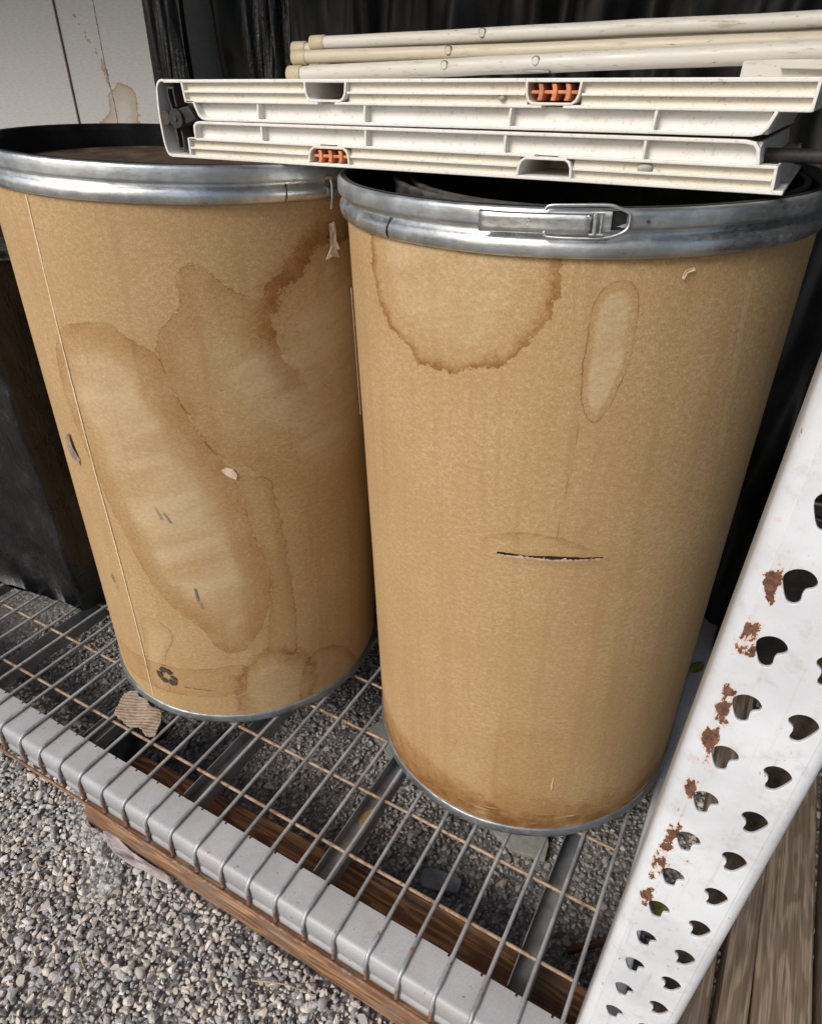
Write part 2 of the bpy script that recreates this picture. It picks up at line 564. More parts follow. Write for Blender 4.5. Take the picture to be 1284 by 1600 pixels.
def m_kraft(name, stains, wet):
    """kraft paper board; every water stain is a distance field on the mesh, roughened here"""
    m = NM(name)
    uv = m.coord('UV')
    big = m.noise(uv, 5, 5, 0.6)
    mid = m.noise(uv, 38, 5, 0.65, off=(2, 5, 0))
    grain = m.noise(m.scale(uv, (1, 1.25, 1)), 150, 4, 0.7, off=(3, 1, 0))
    fib = m.noise(m.scale(uv, (1.7, 1, 1)), 360, 4, 0.7)
    fine = m.noise(m.scale(uv, (1.0, 1.6, 1)), 900, 2, 0.6, off=(9, 1, 0))
    c = m.mix(m.ramp(big, 0.32, 0.68), (0.440, 0.298, 0.143), (0.520, 0.370, 0.198))
    c = m.mix(m.ramp(mid, 0.36, 0.70, 0.0, 0.55), c, (0.440, 0.278, 0.118))
    c = m.mix(m.ramp(grain, 0.36, 0.60, 0.75, 0.0), c, (0.365, 0.230, 0.100))
    c = m.mix(m.ramp(grain, 0.52, 0.72, 0.0, 0.40), c, (0.60, 0.44, 0.255))
    c = m.mix(m.ramp(fib, 0.36, 0.58, 0.75, 0.0), c, (0.32, 0.192, 0.080))
    c = m.mix(m.ramp(fine, 0.50, 0.72, 0.0, 0.42), c, (0.66, 0.49, 0.32))
    # faint vertical streaks of the wound paper
    strk = m.noise(m.scale(uv, (1, 0.03, 1)), 60, 3, 0.6, off=(4, 4, 0))
    c = m.mix(m.ramp(strk, 0.48, 0.70, 0.0, 0.30), c, (0.33, 0.195, 0.085))
    hgt = m.math('ADD', m.math('ADD', fib, m.math('MULTIPLY', fine, 0.6)), m.math('MULTIPLY', m.math('ADD', grain, mid), 0.9))
    v_ = m.xyz(uv)[1]
    nA = m.math('SUBTRACT', m.noise(uv, 50, 3, 0.6), 0.5)
    nB = m.math('SUBTRACT', m.noise(uv, 190, 3, 0.65, off=(1, 7, 0)), 0.5)
    nC = m.noise(uv, 20, 4, 0.6, off=(6, 2, 0))
    rt = m.node('ShaderNodeMapping')
    m.put(rt.inputs[0], uv)
    rt.inputs['Rotation'].default_value = (0, 0, R(-62))
    rt.inputs['Scale'].default_value = (0.22, 1, 1)
    nS = m.noise(m.scale(rt.outputs[0], (0.25, 1, 1)), 34, 4, 0.62, 0.5)
    nD = m.noise(uv, 9, 4, 0.62, 0.6, off=(2, 9, 0))
    for k, st in enumerate(stains):
        jag, edge, ew, halo, hw, core, pale, fill, oh, ow, fade = st
        d0 = m.attr('stain_%d' % k)
        d = m.math('ADD', d0, m.math('ADD', m.math('MULTIPLY', nA, jag), m.math('MULTIPLY', nB, jag * 0.6)))
        ins = m.ramp(d, -0.0006, 0.0008, 1, 0) if edge else m.ramp(d, -0.022, 0.018, 1, 0)
        fd = m.ramp(v_, fade[0], fade[1]) if fade else 1.0
        if fill:
            c = m.mix(m.math('MULTIPLY', m.math('MULTIPLY', ins, fill), fd), c, (0.80, 0.66, 0.50), 'MULTIPLY')
        if oh:
            ob = m.math('MULTIPLY', m.ramp(d, ow, 0.0), m.ramp(d, -0.0022, 0.0006))
            ob = m.math('MULTIPLY', m.math('MULTIPLY', ob, m.ramp(nC, 0.30, 0.60, 0.5, 1.0)), fd)
            c = m.mix(m.math('MULTIPLY', ob, oh), c, (0.56, 0.37, 0.19), 'MULTIPLY')
        if pale:
            dc = m.math('ADD', d0, m.math('MULTIPLY', m.math('SUBTRACT', nD, 0.5), core * 2.2))
            cm = m.math('MULTIPLY', m.ramp(dc, -core * 1.9, -core, 1, 0), m.ramp(nS, 0.32, 0.64, 0.15, 1.0))
            c = m.mix(m.math('MULTIPLY', cm, pale), c, m.mix(m.ramp(grain, 0.35, 0.65), (0.52, 0.39, 0.23), (0.575, 0.44, 0.275)))
        if halo:
            hb = m.math('MULTIPLY', m.ramp(m.math('ADD', d, m.math('MULTIPLY', m.math('SUBTRACT', nD, 0.5), hw * 1.1)), -hw, 0.0), ins)
            hb = m.math('MULTIPLY', m.math('MULTIPLY', hb, m.ramp(nC, 0.28, 0.65, 0.35, 1.0)), fd)
            c = m.mix(m.math('MULTIPLY', hb, halo), c, (0.68, 0.49, 0.28), 'MULTIPLY')
        if edge:
            ln = m.math('MULTIPLY', m.ramp(d, -ew, -0.0002), ins)
            ln = m.math('MULTIPLY', m.math('MULTIPLY', ln, m.ramp(nC, 0.34, 0.62, 0.12, 1.0)), fd)
            c = m.mix(m.math('MULTIPLY', ln, edge), c, (0.46, 0.29, 0.15), 'MULTIPLY')
    # scuffs and damp towards the bottom edge of the board
    if wet:
        bm = m.ramp(m.math('ADD', v_, m.math('MULTIPLY', nA, 0.10)), 0.035, 0.115, 1, 0)
        c = m.mix(m.math('MULTIPLY', bm, m.ramp(nC, 0.3, 0.62, 0.3, 1.0)), c, (0.52, 0.39, 0.25), 'MULTIPLY')
        sc_ = m.noise(m.scale(uv, (0.25, 2.2, 1)), 60, 4, 0.7, off=(3, 8, 0))
        c = m.mix(m.math('MULTIPLY', m.ramp(sc_, 0.57, 0.68), m.math('MULTIPLY', bm, 0.7)), c, (0.58, 0.46, 0.34))
    gs = m.noise(uv, 120, 4, 0.8, off=(8, 8, 0))
    c = m.mix(m.ramp(gs, 0.70, 0.80, 0, 0.2), c, (0.16, 0.11, 0.07))
    m.set(color=c, rough=m.ramp(big, 0.3, 0.7, 0.62, 0.78), spec=0.3)
    m.bump(hgt, 0.30, 0.0012)
    return m.m


# ------------------------------------------------------------------ setting
g = MB()
N = 40
xs = np.concatenate([[-40, -12, -4], np.linspace(-1.6, 2.4, N), [5, 14, 40]])
ys = np.concatenate([[-40, -12, -4], np.linspace(-1.6, -0.05, 20), np.linspace(-0.02, 0.09, 16), np.linspace(0.1, 2.0, 24), [5, 14, 40]])
xs = np.sort(np.concatenate([xs, np.linspace(0.94, 1.0, 9)]))
vs_ = [(x, y, ZG - 0.012 + shade_dip(x, y) + 0.006 * mnoise.noise((x * 3, y * 3, 0))) for x in xs for y in ys]
M = len(ys)
g.add(vs_, [(i * M + j, (i + 1) * M + j, (i + 1) * M + j + 1, i * M + j + 1) for i in range(len(xs) - 1) for j in range(M - 1)], True)
tag(g.build('ground', GROUND), 'grey gritty ground under the loose gravel', kind='structure')


def icosphere(sub):
    bm = bmesh.new()
    bmesh.ops.create_icosphere(bm, subdivisions=sub, radius=1)
    v = np.array([q.co[:] for q in bm.verts])
    f = np.array([[q.index for q in t.verts] for t in bm.faces])
    bm.free()
    return v, f


def pebbles():
    bv, bf = icosphere(2)
    pts = []

    def scatter(x0, x1, y0, y1, step, rmin, rmax, zj, ok=None):
        nx, ny = int((x1 - x0) / step), int((y1 - y0) / step)
        gx, gy = np.meshgrid(np.arange(nx), np.arange(ny))
        x = x0 + (gx + 0.5 * (gy % 2) + rng.uniform(-0.42, 0.42, gx.shape)) * step
        y = y0 + (gy + rng.uniform(-0.42, 0.42, gx.shape)) * step
        x, y = x.ravel(), y.ravel()
        if ok is not None:
            k = ok(x, y)
            x, y = x[k], y[k]
        r = rmin + (rmax - rmin) * rng.random(len(x)) ** 2.2
        z = ZG + np.array([shade_dip(a_, b_) for a_, b_ in zip(x, y)]) - 0.009 + rng.uniform(-zj, zj, len(x)) + r * 0.25
        pts.append(np.stack([x, y, z, r], 1))

    plank = lambda x, y: ~((x > -0.006) & (x < 1.2) & (y > -0.139) & (y < 0.042))
    front = lambda x, y: plank(x, y) & (y < -0.08 + 0.02)
    scatter(-0.42, 0.80, -0.56, -0.06, 0.0076, 0.0030, 0.0092, 0.0034, plank)
    scatter(-0.42, 0.80, -0.56, -0.06, 0.0170, 0.0055, 0.0125, 0.0030, plank)
    scatter(-0.72, 0.06, -0.30, 0.72, 0.0100, 0.0034, 0.0086, 0.003, plank)
    scatter(0.06, 1.06, 0.030, 0.72, 0.0096, 0.0034, 0.0088, 0.003, plank)
    scatter(-0.40, 0.95, -0.54, 0.5, 0.050, 0.0080, 0.0150, 0.003, plank)
    scatter(1.0, 1.5, -0.5, 0.9, 0.02, 0.006, 0.011, 0.003)
    P = np.concatenate(pts)
    n = len(P)
    nv, nf = len(bv), len(bf)
    # a dozen worn stone shapes
    kinds = []
    for q in range(14):
        sh = bv * np.array([1.15, rng.uniform(0.62, 1.05), rng.uniform(0.42, 0.85)])
        for _ in range(9):                              # a few flat facets
            d = rng.normal(size=3)
            d /= np.linalg.norm(d)
            lim = rng.uniform(0.30, 0.62)
            t = sh @ d
            sh = sh - np.outer(np.maximum(t - lim, 0) * 0.97, d)
        kinds.append(sh)
    kinds = np.array(kinds)
    kid = rng.integers(0, 14, n)
    a = rng.uniform(0, 2 * np.pi, n)
    tx = rng.normal(0, 0.35, n)
    ca, sa, ct, st = np.cos(a), np.sin(a), np.cos(tx), np.sin(tx)
    V = kinds[kid]
    y1 = V[:, :, 1] * ct[:, None] - V[:, :, 2] * st[:, None]
    z1 = V[:, :, 1] * st[:, None] + V[:, :, 2] * ct[:, None]
    x2 = V[:, :, 0] * ca[:, None] - y1 * sa[:, None]
    y2 = V[:, :, 0] * sa[:, None] + y1 * ca[:, None]
    W = np.stack([x2, y2, z1], 2) * P[:, 3][:, None, None] + P[:, :3][:, None, :]
    F = bf[None] + (np.arange(n) * nv)[:, None, None]
    me = bpy.data.meshes.new('gravel')
    me.vertices.add(n * nv)
    me.vertices.foreach_set('co', W.astype(np.float32).ravel())
    me.loops.add(n * nf * 3)
    me.loops.foreach_set('vertex_index', F.astype(np.int32).ravel())
    me.polygons.add(n * nf)
    me.polygons.foreach_set('loop_start', np.arange(0, n * nf * 3, 3, dtype=np.int32))
    me.polygons.foreach_set('use_smooth', np.repeat(rng.random(n) < 0.12, nf))
    at = me.attributes.new('tone', 'FLOAT', 'POINT')
    tone = np.clip(rng.beta(1.5, 1.5, n) + rng.normal(0, 0.05, n), 0, 1)
    at.data.foreach_set('value', np.repeat(tone, nv).astype(np.float32))
    me.update()
    me.validate()
    me.materials.append(GRAVEL)
    o = bpy.data.objects.new('gravel', me)
    COL.objects.link(o)
    tag(o, 'loose grey and beige gravel covering the ground', kind='stuff')


pebbles()

# added enclosure that keeps the bay dark: rear wall, side walls and unseen roof
bw = MB().box(-2.2, 2.4, 1.75, 1.80, ZG, 1.775).build('added_back_wall', DARKW)
tag(bw, 'dark wall added at the back to keep the storage bay dark', kind='structure')
sw = MB().box(1.95, 2.0, 0.10, 1.74, ZG, 1.775).build('added_side_wall', DARKW)
tag(sw, 'dark side wall added to keep the storage bay dark', kind='structure')
sw2 = MB().box(-2.2, -2.15, 0.10, 1.74, ZG, 1.775).build('added_side_wall', DARKW)
tag(sw2, 'dark side wall added beyond the first drum to keep the bay dark', kind='structure')
rf = MB().box(-2.2, 2.4, -0.16, 1.9, 1.78, 1.84).build('roof', DARKW)  # out of view, set here to shade the bay
tag(rf, 'unseen dark roof added to shade the storage bay', kind='structure')

# ------------------------------------------------------------------ rack beam
bm_ = MB()
prof = [(-0.058, -0.004), (-0.112, -0.004), (-0.1165, -0.0052), (-0.1205, -0.0085), (-0.1225, -0.013), (-0.123, -0.018), (-0.123, -0.044),
        (-0.1214, -0.0465), (-0.1214, -0.049), (-0.1235, -0.0515), (-0.1235, -0.066), (-0.121, -0.070), (-0.060, -0.070), (-0.058, -0.066)]
X0, X1 = -1.25, 0.926
n = len(prof)
vs_ = [(x, y, z) for x in (X0, X1) for y, z in prof]
fs_ = [(i, (i + 1) % n, (i + 1) % n + n, i + n) for i in range(n)] + [tuple(range(n))[::-1], tuple(range(n, 2 * n))]
bm_.add(vs_, fs_, True)
ob = bm_.build('rack_beam', BEAMM)
ob.data.set_sharp_from_angle(angle=R(60))
tag(ob, 'pale grey steel shelf beam that the wire deck hooks over', 'beam')
slot = MB()
for k in range(40):
    x = X0 + 0.02 + k * 0.0545
    slot.box(x, x + 0.0035, -0.0618, -0.0582, -0.0045, -0.0037)
slot.build('slot', BLK, ob)['kind'] = 'stuff'

# ------------------------------------------------------------------ wire deck
deck = empty('wire_deck', (0.2, 0.3, 0), 'galvanised wire mesh deck with rusty cross wires under the two drums', 'wire deck')


def child(o, parent):
    o.parent = parent
    o.matrix_parent_inverse = parent.matrix_world.inverted()
    return o


bpy.context.view_layer.update()
S = 0.057
YB = 1.02
wy = [(0, YB, 0), (0, -0.104, 0)]
for k in range(1, 6):
    a = k / 5 * math.pi / 2
    wy.append((0, -0.104 - 0.0226 * math.sin(a), -0.0226 * (1 - math.cos(a))))
wy += [(0, -0.1270, -0.045), (0, -0.1270, -0.066)]
for i in range(-20, 17):
    x = i * S + random.uniform(-0.0012, 0.0012)
    pts = [(x + random.uniform(-0.0008, 0.0008) * (k > 1), y, z) for k, (_, y, z) in enumerate(wy)]
    mid = (x + random.uniform(-0.002, 0.002), 0.42, -0.0004)
    o = MB().tube([pts[0], mid] + pts[1:], 0.0034, 9).build('wire', WIRE)
    child(o, deck)
CS = 0.11495
for j in range(0, 9):
    y = j * CS
    o = MB().tube([(x, y + random.uniform(-0.0008, 0.0008), -0.0064) for x in np.linspace(-1.16, 0.918, 7)], 0.0032, 9).build('cross_wire', RUSTW)
    child(o, deck)
o = MB().tube([(x, -0.1332 + random.uniform(-0.0004, 0.0004), -0.063) for x in np.linspace(-1.16, 0.918, 9)], 0.0030, 9).build('cross_wire', RUSTW)
child(o, deck)
for (xa, xb) in ((-0.078, -0.044), (0.190, 0.225), (0.480, 0.513), (0.827, 0.858), (-0.39, -0.356), (-0.68, -0.646)):
    t = 0.0016
    pr = [(xa - 0.006, -0.0098), (xa - 0.006, -0.0115), (xa, -0.0115), (xa, -0.040), (xb, -0.040), (xb, -0.0098), (xb - t, -0.0098), (xb - t, -0.040 + t), (xa + t, -0.040 + t), (xa + t, -0.0098)]
    o = MB()
    nn = len(pr)
    o.prism_y([(xa - t, -0.0098), (xa - t, -0.040), (xb + t, -0.040), (xb + t, -0.0098), (xb, -0.0098), (xb, -0.040 + t), (xa, -0.040 + t), (xa, -0.0098)], -0.052, 1.01)
    child(o.build('support_channel', CHANM), deck)

# ------------------------------------------------------------------ post with teardrop slots
PX0, PX1, PY, PD = 0.927, 1.016, -0.125, 0.078
ZT = 1.77
post = empty('rack_post', ((PX0 + PX1) / 2, PY + 0.04, ZG), 'white steel upright post with two columns of teardrop slots and rusty paint chips', 'post')
bpy.context.view_layer.update()
HL = [(-9.3, 5), (-7.2, 10), (-3.2, 13), (1.6, 13.8), (6.4, 12.0), (9.6, 8.2), (10.2, 4.6), (8.6, 1.4), (5.6, -0.8), (4.9, -4.6), (5.4, -8.8), (3.9, -12.4), (0.6, -13.6), (-3, -11.4), (-6.9, -3.3)]
crv = bpy.data.curves.new('post_face', 'CURVE')
crv.dimensions = '2D'
crv.fill_mode = 'BOTH'
crv.extrude = 0.0011
crv.bevel_depth = 0.0004
crv.bevel_resolution = 1


def spline(P):
    s = crv.splines.new('POLY')
    s.points.add(len(P) - 1)
    for q, (a, b) in zip(s.points, P):
        q.co = (a, b, 0, 1)
    s.use_cyclic_u = True


RC = 0.011
spline([(PX0 + RC, ZG), (PX1 - RC, ZG), (PX1 - RC, ZT), (PX0 + RC, ZT)])
k = 0
z = 0.296 - 7 * 0.0548
while z < ZT - 0.03:
    for xc, sgn in ((0.9555, 1), (0.9925, -1)):
        P = catmull(HL, 2) / 1000.0
        P[:, 0] *= sgn
        spline([(xc + a, z + b) for a, b in P])
    z += 0.0548
co_ = bpy.data.objects.new('post_face_curve', crv)
COL.objects.link(co_)
bpy.context.view_layer.update()
dg = bpy.context.evaluated_depsgraph_get()
me = bpy.data.meshes.new_from_object(co_.evaluated_get(dg))
bpy.data.objects.remove(co_, do_unlink=True)
me.transform(Matrix.Translation((0, PY + 0.0011, 0)) @ Matrix.Rotation(R(90), 4, 'X'))
me.name = 'face'
me.materials.clear()
me.materials.append(POSTM)
fo = bpy.data.objects.new('face', me)
COL.objects.link(fo)
child(fo, post)
for sgn, xe, xi in ((-1, PX0, PX0 + RC), (1, PX1, PX1 - RC)):
    outer, inner = [], []
    for q in range(9):
        a = q / 8 * math.pi / 2
        outer.append((xi + sgn * RC * math.sin(a), PY + RC - RC * math.cos(a)))
        inner.append((xi + sgn * (RC - 0.0022) * math.sin(a), PY + RC - (RC - 0.0022) * math.cos(a)))
    outer += [(xe, PY + 0.03), (xe - sgn * 0.0012, PY + 0.034), (xe - sgn * 0.0012, PY + PD - 0.006), (xe - sgn * 0.006, PY + PD), (xe - sgn * 0.016, PY + PD)]
    inner += [(xe - sgn * 0.0022, PY + 0.03), (xe - sgn * 0.0034, PY + 0.034), (xe - sgn * 0.0034, PY + PD - 0.007), (xe - sgn * 0.007, PY + PD - 0.0022), (xe - sgn * 0.016, PY + PD - 0.0022)]
    poly = outer + inner[::-1]
    if sgn > 0:
        poly = poly[::-1]
    nn = len(poly)
    fl = MB()
    zs = [ZG, ZT]
    fl.add([(x, y, zz) for zz in zs for x, y in poly], [(i, (i + 1) % nn, (i + 1) % nn + nn, i + nn) for i in range(nn)], True)
    o = fl.build('flange', POSTM)
    o.data.materials.append(INNERM if sgn > 0 else STRUTM)
    mi = [1 if i >= len(outer) - 1 else 0 for i in range(nn)]
    if sgn > 0:
        mi = [0 if nn - 1 - len(outer) < i < nn - 1 else 1 for i in range(nn)]
    o.data.polygons.foreach_set('material_index', mi)
    o.data.set_sharp_from_angle(angle=R(50))
    child(o, post)
child(MB().box(PX0 - 0.02, PX1 + 0.02, PY - 0.01, PY + PD + 0.03, ZG - 0.004, ZG + 0.004).build('foot_plate', STRUTM, None, 0.001), post)

st = MB()
st.box(0.9455, 0.985, 0.00, 1.30, -0.088, -0.048)
o = tag(st.build('frame_strut', STRUTM, None, 0.004), 'dull grey steel strut running back beside the stained drum, gritty with dirt', 'strut')
dirt = MB()
for _ in range(9):
    y = random.uniform(0.3, 0.9)
    x = random.uniform(0.95, 0.975)
    r = random.uniform(0.0012, 0.003)
    dirt.tube([(x, y, -0.0476), (x + r * 1.5, y + random.uniform(-r, r), -0.0468)], r, 5)
dirt.build('dirt', SLAT, o)['kind'] = 'stuff'

# ------------------------------------------------------------------ wood
pl = MB()
nx = 60
ring = []
for i in range(nx + 1):
    x = 0.0 + i / nx * 1.25
    e = 0.0015 * mnoise.noise((x * 9, 0, 3)) + 0.0008 * mnoise.noise((x * 40, 0, 8))
    e2 = 0.0015 * mnoise.noise((x * 9, 5, 3))
    c_ = 0.006 + (0.004 if i == 0 else 0) + 0.003 * abs(mnoise.noise((x * 14, 2, 9)))
    bk = 0.030 * min(1.0, x / 0.75)
    ring.append([(x, -0.136 + e + c_, -0.0795), (x, -0.136 + e, -0.0795 - c_), (x, -0.135 + e2, -0.128), (x, 0.004 + bk + e2, -0.128), (x, 0.006 + bk + e, -0.084), (x, 0.002 + bk + e, -0.0795)])
vs_ = [q for r_ in ring for q in r_]
fs_ = [(i * 6 + k, i * 6 + (k + 1) % 6, (i + 1) * 6 + (k + 1) % 6, (i + 1) * 6 + k) for i in range(nx) for k in range(6)]
pl.add(vs_, fs_ + [(0, 1, 2, 3, 4, 5)[::-1], tuple(nx * 6 + k for k in range(6))])
tag(pl.build('wood_plank', PLANK), 'brown weathered plank lying on the gravel beneath the shelf beam', 'plank')

bl = ['grey brown board nearest the post, lying on the gravel', 'second grey brown board out from the post', 'third grey brown board out from the post',
      'fourth grey brown board out from the post', 'fifth grey brown board out from the post', 'outermost grey brown board beyond the post']
x = 1.049
for i in range(6):
    wd = (0.062, 0.045, 0.088, 0.10, 0.12, 0.14)[i]
    top = (-0.082, -0.070, -0.078, -0.062, -0.074, -0.07)[i]
    b = MB().box(0, wd - 0.004, -0.55, 1.05, ZG - 0.004, top).build('wooden_board', BOARD, None, 0.003)
    b.location = (x, 0.02 * (i % 2), 0)
    b.rotation_euler.z = R((0.4, -0.8, 0.9, -0.3, -1.2, 0.2)[i])
    tag(b, bl[i], 'board', 'boards lying beside the post')
    x += wd + 0.004

# ------------------------------------------------------------------ drums
def sdf(P, poly):
    poly = np.array(poly, float)
    n = len(poly)
    best = np.full(len(P), 1e9)
    inside = np.zeros(len(P), bool)
    for i in range(n):
        a, b = poly[i], poly[(i + 1) % n]
        ab = b - a
        t = np.clip(((P - a) @ ab) / (ab @ ab + 1e-12), 0, 1)
        d = np.hypot(*(P - a - t[:, None] * ab).T)
        best = np.minimum(best, d)
        cr = ((a[1] > P[:, 1]) != (b[1] > P[:, 1])) & (P[:, 0] < (b[0] - a[0]) * (P[:, 1] - a[1]) / (b[1] - a[1] + 1e-12) + a[0])
        inside ^= cr
    return np.where(inside, -best, best)


def pt(r, u, v):
    th = u / RD - math.pi / 2
    return (r * math.cos(th), r * math.sin(th), v)


RD = 0.2857


def drum_wall(name, mat, parent, h0, h1, polys, slit=None, seed=0):
    half = 1.80
    du = 0.0042
    us = list(np.arange(-half * RD, half * RD, du))
    back = list(np.linspace(half * RD, 2 * math.pi * RD - half * RD, 60))
    us = us + back[:-1]
    nu = len(us)
    if slit:
        vs = list(np.linspace(h0, 0.6085, 140)) + list(np.linspace(0.6155, h1, 88))
        row = 139
    else:
        vs = list(np.linspace(h0, h1, 228))
        row = None
    nv = len(vs)
    U = np.repeat(np.array(us), nv)
    Vv = np.tile(np.array(vs), nu)
    Rr = np.full(len(U), RD)
    Rr += 0.0006 * np.sin(U * 9 + seed) * np.sin(Vv * 5 + seed * 2) + 0.0003 * np.sin(U * 31 + 2) * np.sin(Vv * 23 + seed)
    if slit:
        for i, u in enumerate(us):
            if 0.031 < u < 0.171:
                s = (u - 0.031) / 0.14
                cl = 0.6105 + 0.0036 * min(1, s * 1.8)
                op = max(0, 1 - (2 * s - 1) ** 2) ** 0.5
                wide = 0.55 * math.exp(-((s - 0.10) / 0.11) ** 2) + 1.0 * math.exp(-((s - 0.52) / 0.13) ** 2) + 0.4 * math.exp(-((s - 0.72) / 0.08) ** 2)
                jr = random.Random(int(u * 10000))
                end = min(1, op * 2)
                up = (0.0004 + 0.0013 * wide + jr.uniform(-0.0003, 0.0006)) * end
                lo = (0.0004 + 0.0024 * wide + jr.uniform(-0.0004, 0.0008)) * end
                Vv[i * nv + row] = cl - lo
                Vv[i * nv + row + 1] = cl + up
                Rr[i * nv + row] += 0.0016 * op
                Rr[i * nv + row - 1] += 0.0008 * op
                Rr[i * nv + row + 1] -= 0.0006 * op
    th = U / RD - math.pi / 2
    co = np.stack([Rr * np.cos(th), Rr * np.sin(th), Vv], 1)
    faces = []
    for i in range(nu):
        j = (i + 1) % nu
        for q in range(nv - 1):
            if slit and q == row and 0.0318 < us[i] < 0.166:
                continue
            faces.append((i * nv + q, j * nv + q, j * nv + q + 1, i * nv + q + 1))
    me = bpy.data.meshes.new(name)
    me.from_pydata(co.tolist(), [], faces)
    me.polygons.foreach_set('use_smooth', [True] * len(faces))
    P = np.stack([U, Vv], 1)
    for k, poly in enumerate(polys):
        at = me.attributes.new('stain_%d' % k, 'FLOAT', 'POINT')
        pp = catmull(np.array(poly) / 1000.0, 3)
        d = np.full(len(P), 0.2)
        m = P[:, 0] < half * RD + 0.001
        d[m] = sdf(P[m], pp)
        at.data.foreach_set('value', d.astype(np.float32))
    uvl = me.uv_layers.new(name='UVMap')
    li = np.empty(len(me.loops), np.int32)
    me.loops.foreach_get('vertex_index', li)
    uvl.data.foreach_set('uv', P[li].astype(np.float32).ravel())
    me.materials.append(mat)
    o = bpy.data.objects.new(name, me)
    COL.objects.link(o)
    o.parent = parent
    return o


def decal(name, mat, parent, polys, off=0.0012, thick=0.0, curl=None, label=None):
    b = MB()
    for poly in polys:
        P = np.array(poly) / 1000.0
        n = len(P)
        c = P.mean(0)
        ring0 = [pt(RD + off + (curl(*q) if curl else 0), *q) for q in P]
        mid = [pt(RD + off + (curl(*q) * 0.4 if curl else 0), *q) for q in (P * 0.5 + c * 0.5)]
        cc = pt(RD + off, *c)
        b.add(ring0 + mid + [cc], [(i, (i + 1) % n, n + (i + 1) % n, n + i) for i in range(n)] + [(n + i, n + (i + 1) % n, 2 * n) for i in range(n)], False)
    o = b.build(name, mat, parent)
    if thick:
        s = o.modifiers.new('thick', 'SOLIDIFY')
        s.thickness = thick
        s.offset = -1
    if label:
        o['label'] = label
    return o


def make_drum(D, hh, label, mat, polys, seed, slit=None, lid_mat=LID, lid_depth=0.034):
    x, y, tx, ty = D
    wv = Vector((tx, ty, 1)).normalized()
    uvx = (Vector((1, 0, 0)) - wv.x * wv).normalized()
    vv = wv.cross(uvx)
    root = empty('fiber_drum', (0, 0, 0), label, 'drum', 'kraft fibre drums on the wire deck')
    M3 = Matrix((uvx, vv, wv)).transposed().to_4x4()
    root.matrix_world = Matrix.Translation((x, y, 0.0034)) @ M3
    h0 = RD * math.hypot(tx, ty) - 0.002
    hb, hl, hu = hh

    def wob(t, r, z):
        return (0.0006 * math.sin(3 * t + seed) + 0.0004 * math.sin(11 * t + seed * 3), 0.0006 * math.sin(2 * t + seed))
    drum_wall('board_wall', mat, root, h0 + 0.016, hb + 0.004, polys, slit, seed)
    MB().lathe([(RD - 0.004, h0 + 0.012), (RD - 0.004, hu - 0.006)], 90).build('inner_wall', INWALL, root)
    # bottom chime
    MB().lathe([(RD - 0.02, h0 + 0.003), (RD - 0.004, h0), (RD + 0.0025, h0 + 0.0008), (RD + 0.0050, h0 + 0.005), (RD + 0.0052, h0 + 0.009), (RD + 0.0036, h0 + 0.0135), (RD + 0.0030, h0 + 0.018), (RD + 0.0012, h0 + 0.0205), (RD - 0.002, h0 + 0.0205)], 200, wob=wob).build('bottom_rim', GALV, root)
    # upper chime: rounded bead and groove
    bead = [(RD - 0.003, hb), (RD + 0.004, hb + 0.0002), (RD + 0.0066, hb + 0.0022), (RD + 0.0082, hb + 0.006), (RD + 0.0086, hb + 0.010), (RD + 0.0078, hb + 0.0145), (RD + 0.0058, hb + 0.0175),
            (RD + 0.0036, hb + 0.0195), (RD + 0.0030, hb + 0.023), (RD + 0.0036, hl + 0.001), (RD + 0.0030, hl + 0.005)]
    MB().lathe(bead, 220, wob=wob).build('chime_bead', RING, root)
    # clamp band, a rolled channel, with the rolled rim of the lid behind it
    band = [(RD + 0.0036, hl + 0.0018), (RD + 0.0078, hl), (RD + 0.0092, hl + 0.0008), (RD + 0.0097, hl + 0.0035), (RD + 0.0093, (hl + hu) / 2), (RD + 0.0093, hu - 0.0045), (RD + 0.0082, hu - 0.0016), (RD + 0.0060, hu), (RD + 0.0036, hu - 0.0006), (RD + 0.0030, hu - 0.003)]
    MB().lathe(band, 220, wob=wob).build('clamp_band', BAND, root)
    rim = [(RD + 0.0032, hu - 0.004), (RD + 0.0024, hu - 0.0005), (RD - 0.0002, hu + 0.0006), (RD - 0.0028, hu - 0.0008), (RD - 0.0042, hu - 0.005), (RD - 0.0062, hu - 0.0065), (RD - 0.0085, hu - 0.012), (RD - 0.0085, hu - lid_depth + 0.004), (RD - 0.012, hu - lid_depth)]
    MB().lathe(rim, 180, wob=wob).build('lid_rim', BLK, root)
    ld = MB()
    nr, na = 26, 90
    vs = [(0, 0, hu - lid_depth)]
    for i in range(1, nr + 1):
        for k in range(na):
            r = (RD - 0.0118) * i / nr
            t = 2 * math.pi * k / na
            zz = hu - lid_depth + 0.004 * mnoise.noise((r * math.cos(t) * 14, r * math.sin(t) * 14, seed)) * (1 if i < nr else 0)
            vs.append((r * math.cos(t), r * math.sin(t), zz))
    fs = [(0, 1 + k, 1 + (k + 1) % na) for k in range(na)]
    fs += [(1 + (i - 1) * na + k, 1 + i * na + k, 1 + i * na + (k + 1) % na, 1 + (i - 1) * na + (k + 1) % na) for i in range(1, nr) for k in range(na)]
    ld.add(vs, fs, True)
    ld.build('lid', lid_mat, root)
    return root


